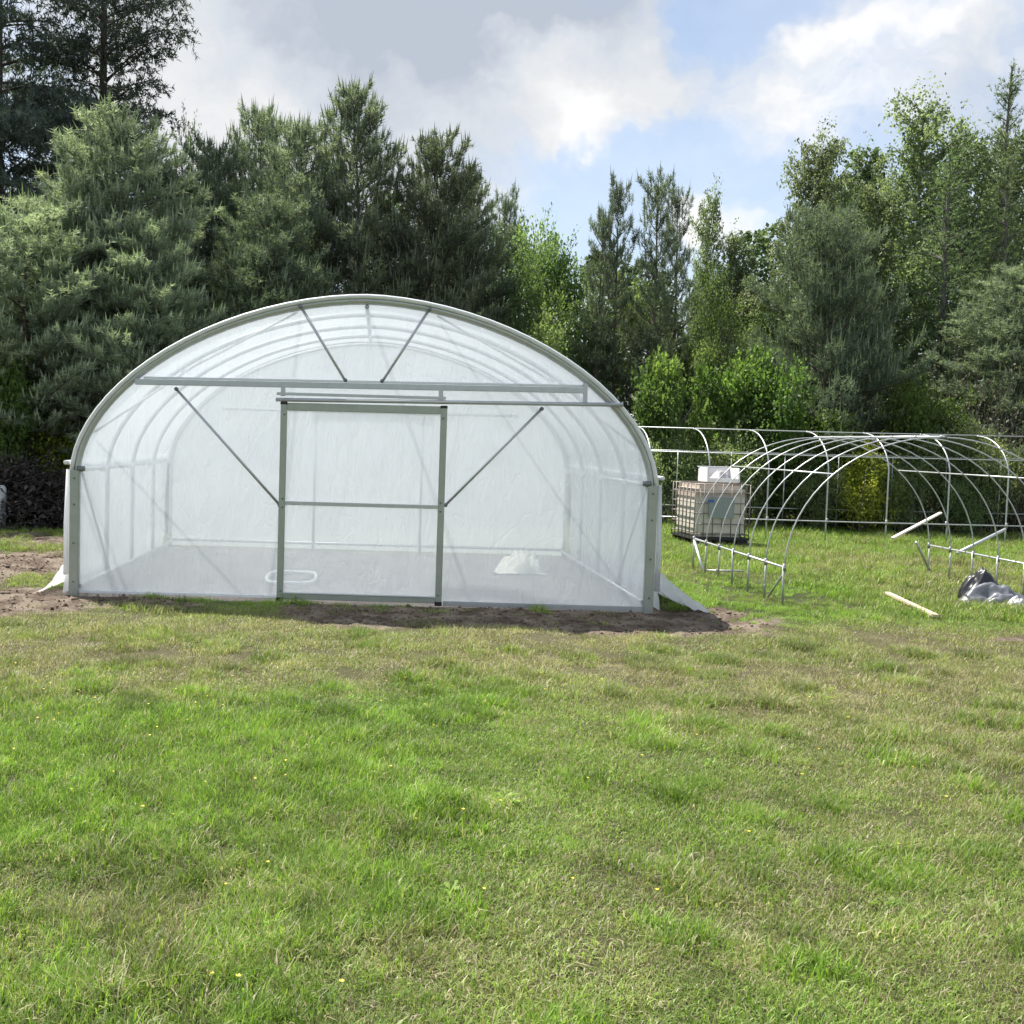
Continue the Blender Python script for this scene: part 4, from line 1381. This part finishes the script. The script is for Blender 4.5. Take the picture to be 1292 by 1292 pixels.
# the wood further back, one mass
def forest():
    r = np.random.default_rng(171)
    P_, D, S, TT = [], [], [], []
    for i in range(46):
        X = -24 + i * 1.25 + r.normal(0, .5)
        Y = r.uniform(22, 27)
        gap = math.exp(-((X - 8.5) / 5.0) ** 2)
        h = r.uniform(8.5, 10.5) - gap * 3.0 + (1.8 if X > 13 else 0)
        n = 3000
        z = r.uniform(.1, 1, n) ** .8 * h
        rad = 1.6 * np.sqrt(np.clip(1 - (z / h) ** 2.2, 0, 1)) + .15
        az = r.uniform(0, 6.28, n)
        lump = .75 + .45 * vnoise(az * 1.3 + i * 7, z * .9, 1.0, 9, 3)
        rr = rad * lump * np.sqrt(r.uniform(.25, 1, n))
        P_.append(np.stack([X + rr * np.cos(az), Y + rr * np.sin(az), z], 1))
        D.append(r.normal(0, 1, (n, 3)))
        S.append(r.uniform(.12, .24, n))
        TT.append(np.clip(r.normal(.45, .2, n), 0, 1))
    # low shrub layer under the trees
    n = 42000
    X = r.uniform(-15, 24, n)
    Y = 13.4 + r.random(n) ** 1.6 * 9
    top = 1.0 + 1.5 * vnoise(X, Y, .8, 15, 3) + (Y - 13.4) * .22
    P_.append(np.stack([X, Y, top * r.random(n) ** .7], 1))
    D.append(r.normal(0, 1, (n, 3)))
    S.append(r.uniform(.07, .15, n))
    TT.append(np.clip(r.normal(.42, .2, n), 0, 1))
    T = Tree(172)
    T.leaves(np.concatenate(P_), np.concatenate(D), np.concatenate(S), np.concatenate(TT))
    return T.leaf_mesh('forest')


M['forest'] = foliage('forest_leaves', (.045, .068, .038), (.085, .122, .062), (.16, .195, .105), .3)
tag(link('forest', forest(), M['forest']), kind='stuff')

# ------------------------------------------------------------------ grass
def tuft(seed, n, h, rad, lean, wid, broad=False):
    r = np.random.default_rng(seed)
    V, F, TI, FA = [], [], [], []
    k = 0
    for i in range(n):
        b = np.array([r.normal(0, rad * .5), r.normal(0, rad * .5), -.01])
        az = r.uniform(0, 6.283)
        hd = np.array([math.cos(az), math.sin(az), 0])
        l = h * r.uniform(.45, 1.25)
        ln = lean * r.uniform(.3, 1.6)
        sd = np.array([-hd[1], hd[0], 0]) * wid * .5 * r.uniform(.7, 1.4)
        p1 = b + UP * l * .5 * math.cos(ln * .5) + hd * l * .5 * math.sin(ln * .5)
        a2 = min(ln * 1.5, 1.75)
        p2 = p1 + UP * l * .5 * math.cos(a2) + hd * l * .5 * math.sin(a2)
        p2[2] = max(p2[2], .004)
        V += [b - sd, b + sd, p1 - sd * .8, p1 + sd * .8, p2 - sd * .12, p2 + sd * .12]
        F += [(k, k + 1, k + 3, k + 2), (k + 2, k + 3, k + 5, k + 4)]
        TI += [r.uniform(0, 1)] * 6
        FA += [r.uniform(0, 1)] * 6
        k += 6
    return mesh_np('tuft', V, F, TI, True, {'fade': FA})


def weed(seed):
    r = np.random.default_rng(seed)
    V, F, TI, k = [], [], [], 0
    for i in range(16):
        az = r.uniform(0, 6.283)
        hd = np.array([math.cos(az), math.sin(az), 0])
        sd = np.array([-hd[1], hd[0], 0])
        l, wd = r.uniform(.018, .040), r.uniform(.005, .010)
        b = hd * r.uniform(0, .03) + UP * r.uniform(.0, .03)
        m_ = b + hd * l * .55 + UP * l * r.uniform(.1, .45)
        e = m_ + hd * l * .5 + UP * l * r.uniform(-.15, .2)
        V += [b, m_ + sd * wd, e, m_ - sd * wd]
        F.append((k, k + 1, k + 2, k + 3))
        TI += [r.uniform(.1, .8)] * 4
        k += 4
    return mesh_np('weed', V, F, TI, True, {'fade': [1.0] * len(V)})


SRC = []
for i in range(3):
    SRC.append(tuft(201 + i, 78, .040, .10, .95, .0033))      # 0-2 common mown grass
for i in range(2):
    SRC.append(tuft(211 + i, 74, .070, .075, .68, .0038))     # 3-4 lush taller clumps
for i in range(2):
    SRC.append(tuft(221 + i, 66, .050, .11, 1.2, .0030))     # 5-6 flattened thatch
SRC.append(weed(231))                                         # 7 broadleaf weeds
for i in range(2):
    SRC.append(tuft(241 + i, 46, .125, .13, .65, .0065))       # 8-9 far, coarser field grass
src_objs = []
for i, m_ in enumerate(SRC):
    m_.materials.append(M['grass'])
    src_objs.append(bpy.data.objects.new('grass_tuft', m_))


def scatter():
    r = np.random.default_rng(301)
    PX, PY, IDX, SC, DRY, LUM = [], [], [], [], [], []

    def add(x, y, idx, sc, keep):
        x, y, idx, sc = x[keep], y[keep], idx[keep], sc[keep]
        PX.append(x)
        PY.append(y)
        IDX.append(idx)
        SC.append(sc)
        d = dry_mask(x, y)
        DRY.append(np.clip(d + r.normal(0, .10, len(x)), 0, 1))
        LUM.append(np.clip(.48 + .34 * vnoise(x, y, 1.3, 71, 3) + .80 * vnoise(x, y, 6.0, 73, 2) + r.normal(0, .10, len(x)), .5, 1.5))

    for (y0, y1, dens, mul) in ((-9.6, -6.6, 420, 1.0), (-6.6, -3.9, 330, 1.05), (-3.9, -.02, 220, 1.2)):
        xa_, xb_ = -2.1 + (y0 + 8) * -.42 - 1.2, 2.4 + (y1 + 8) * .62 + 1.0
        n = int((xb_ - xa_) * (y1 - y0) * dens)
        x, y = r.uniform(xa_, xb_, n), r.uniform(y0, y1, n)
        d = dry_mask(x, y)
        s = soil_mask(x, y)
        lush = .55 * vnoise(x, y, 1.1, 81, 3) + .45 * vnoise(x, y, 5.5, 83, 3) + .30 * sstep(1.5, -1.0, x) * (1 - sstep(-5.0, -3.6, y)) - .22 * d
        idx = np.where(r.random(n) < sstep(.50, .72, lush), r.integers(3, 5, n), np.where(r.random(n) < d * .75, r.integers(5, 7, n), r.integers(0, 3, n)))
        idx = np.where(r.random(n) < .004, 7, idx)
        sc = r.uniform(.7, 1.25, n) * mul * (.35 + .7 * vnoise(x, y, 2.2, 85, 3) + .6 * vnoise(x, y, 6.5, 86, 2)) * (1 - .35 * s)
        bare = vnoise(x, y, 3.4, 87, 3) + .10 * sstep(-4.2, -2.6, y)
        keep = (r.random(n) > sstep(.18, .80, s) * .97) & (r.random(n) > sstep(.50, .68, bare) * np.clip(d * 1.25, 0, .9)) & ~((np.abs(x) < 3.12) & (y > -.13))
        add(x, y, idx, sc, keep)
    # tufts growing along the foot of the gable
    n = 260
    x, y = r.uniform(-2.9, 2.9, n), r.normal(-.20, .09, n)
    keep = (r.random(n) < sstep(.42, .66, vnoise(x, y * 0, 2.1, 91, 3) + (.16 * (x < -.75) - .2 * (x > -.5)))) & (y < -.06)
    add(x, y, r.integers(3, 5, n), np.clip(r.lognormal(-.25, .45, n), .3, 1.9), keep)
    # darker lush clumps and pale matted straw, in clusters
    for cnt, per, rad, ks, s0, dl in ((420, 14, .070, (3, 5), 1.05, -.3), (420, 12, .07, (5, 7), .9, .5)):
        cx_, cy_ = r.uniform(-4, 6.5, cnt), -9.4 + r.random(cnt) ** 1.0 * 7.6
        x = np.repeat(cx_, per) + r.normal(0, rad, cnt * per)
        y = np.repeat(cy_, per) + r.normal(0, rad, cnt * per)
        kp = r.random(cnt * per) > soil_mask(x, y)
        add(x, y, r.integers(ks[0], ks[1], cnt * per), np.repeat(r.uniform(.6, 1.25, cnt), per) * r.uniform(.7, 1.2, cnt * per) * s0, kp)
        DRY[-1] = np.clip(DRY[-1] + dl, 0, 1)
        LUM[-1] = LUM[-1] * np.repeat(r.uniform(.7, 1.1, cnt), per)[kp] * (1.0 if dl < 0 else 1.15)
    # the field beside and behind the tunnel
    n = 34000
    y = -.02 + r.random(n) ** 1.25 * 16
    x = r.uniform(-10.5, 15.5, n)
    s, d = soil_mask(x, y), dry_mask(x, y)
    sc = r.uniform(.45, 1.0, n) * (.45 + .9 * vnoise(x, y, .9, 93, 4)) * (1 + .04 * y) * np.where(x > 3, 1.15, .75) * np.where((x > 3.9) & (x < 5.4) & (y < 4.2), .6, 1.0)
    inside = (np.abs(x) < 3.25) & (y < TL + .3)
    keep = (r.random(n) > sstep(.2, .75, s)) & ~inside
    idx = np.where(r.random(n) < .25, r.integers(3, 5, n), r.integers(8, 10, n))
    add(x, y, idx, sc, keep)
    x, y = np.concatenate(PX), np.concatenate(PY)
    return x, y, ground_height(x, y), np.concatenate(IDX), np.concatenate(SC), np.concatenate(DRY), np.concatenate(LUM)


x, y, z, idx, sc, dry, lum = scatter()
gm = bpy.data.meshes.new('grass')
gm.vertices.add(len(x))
gm.vertices.foreach_set('co', np.stack([x, y, z], 1).astype(np.float32).ravel())
for nm, arr in (('sc', sc), ('dry', dry), ('lum', lum), ('rot', rng.uniform(0, 6.283, len(x)))):
    gm.attributes.new(nm, 'FLOAT', 'POINT').data.foreach_set('value', arr.astype(np.float32))
gm.attributes.new('idx', 'INT', 'POINT').data.foreach_set('value', idx.astype(np.int32))
grass = tag(link('grass', gm, M['grass']), 'mown grass with dry straw patches in front of the tunnel', 'grass', kind='stuff')
ng = bpy.data.node_groups.new('grass_scatter', 'GeometryNodeTree')
ng.interface.new_socket('Geometry', in_out='INPUT', socket_type='NodeSocketGeometry')
ng.interface.new_socket('Geometry', in_out='OUTPUT', socket_type='NodeSocketGeometry')
gi, go = ng.nodes.new('NodeGroupInput'), ng.nodes.new('NodeGroupOutput')
g2i = ng.nodes.new('GeometryNodeGeometryToInstance')
for o in reversed(src_objs):
    oi = ng.nodes.new('GeometryNodeObjectInfo')
    oi.inputs['Object'].default_value = o
    ng.links.new(oi.outputs['Geometry'], g2i.inputs[0])


def nattr(nm, typ):
    a_ = ng.nodes.new('GeometryNodeInputNamedAttribute')
    a_.data_type = typ
    a_.inputs['Name'].default_value = nm
    return a_.outputs['Attribute']


iop = ng.nodes.new('GeometryNodeInstanceOnPoints')
ng.links.new(gi.outputs[0], iop.inputs['Points'])
ng.links.new(g2i.outputs[0], iop.inputs['Instance'])
iop.inputs['Pick Instance'].default_value = True
ng.links.new(nattr('idx', 'INT'), iop.inputs['Instance Index'])
cxyz = ng.nodes.new('ShaderNodeCombineXYZ')
ng.links.new(nattr('rot', 'FLOAT'), cxyz.inputs[2])
e2r = ng.nodes.new('FunctionNodeEulerToRotation')
ng.links.new(cxyz.outputs[0], e2r.inputs[0])
ng.links.new(e2r.outputs[0], iop.inputs['Rotation'])
ng.links.new(nattr('sc', 'FLOAT'), iop.inputs['Scale'])
ng.links.new(iop.outputs[0], go.inputs[0])
md = grass.modifiers.new('scatter', 'NODES')
md.node_group = ng

# ------------------------------------------------------------------ soil clods and small flowers
def clods():
    r = np.random.default_rng(401)
    n = 14000
    x, y = r.uniform(-6, 4.6, n), r.uniform(-2.2, 3.5, n)
    s = soil_mask(x, y)
    keep = (r.random(n) < sstep(.35, .9, s)) & ~((np.abs(x) < 3.2) & (y > -.14))
    x, y = x[keep], y[keep]
    z = ground_height(x, y)
    n = len(x)
    base = np.array([(1, 0, 0), (0, 1, 0), (-1, 0, 0), (0, -1, 0), (0, 0, .8), (0, 0, -.6)], float)
    size = np.clip(r.lognormal(-4.6, .5, n), .004, .035)
    V = base[None] * r.uniform(.6, 1.4, (n, 6, 3)) * size[:, None, None]
    a_ = r.uniform(0, 6.28, n)
    ca, sa = np.cos(a_)[:, None], np.sin(a_)[:, None]
    V = np.stack([V[..., 0] * ca - V[..., 1] * sa, V[..., 0] * sa + V[..., 1] * ca, V[..., 2]], -1)
    V = V + np.stack([x, y, z + size * .15], 1)[:, None]
    fb = np.array([(0, 1, 4), (1, 2, 4), (2, 3, 4), (3, 0, 4), (1, 0, 5), (2, 1, 5), (3, 2, 5), (0, 3, 5)])
    F = (np.arange(n) * 6)[:, None, None] + fb[None]
    return mesh_np('soil_clods', V.reshape(-1, 3), F.reshape(-1, 3), smooth=False)


M['soil'] = plain('soil_clod', (.15, .115, .088), .95, nscale=20, var=.45, spec=.1)
tag(link('dirt', clods(), M['soil']), 'loose brown soil clods along the foot of the tunnel', 'soil', kind='stuff')


def flowers():
    r = np.random.default_rng(411)
    V, F, k = [], [], 0
    for i in range(150):
        x, y = (r.normal(-1.5, .9), r.normal(-5.0, .9)) if i < 70 else (r.uniform(-3, 5), r.uniform(-8, -2.5))
        z = float(ground_height(np.array([x]), np.array([y]))[0]) + r.uniform(.045, .085)
        s = r.uniform(.004, .007)
        for q in range(5):
            a_ = q * 1.2566 + r.uniform(0, .3)
            V += [(x, y, z - .002), (x + s * math.cos(a_ - .5), y + s * math.sin(a_ - .5), z + .002), (x + s * 1.4 * math.cos(a_), y + s * 1.4 * math.sin(a_), z + .003), (x + s * math.cos(a_ + .5), y + s * math.sin(a_ + .5), z + .002)]
            F.append((k, k + 1, k + 2, k + 3))
            k += 4
    return mesh_np('flowers', V, F)


M['flower'] = plain('buttercup_petals', (.75, .58, .04), .5)
tag(link('wild_flowers', flowers(), M['flower']), 'tiny yellow flowers scattered through the grass', 'flowers', kind='stuff')
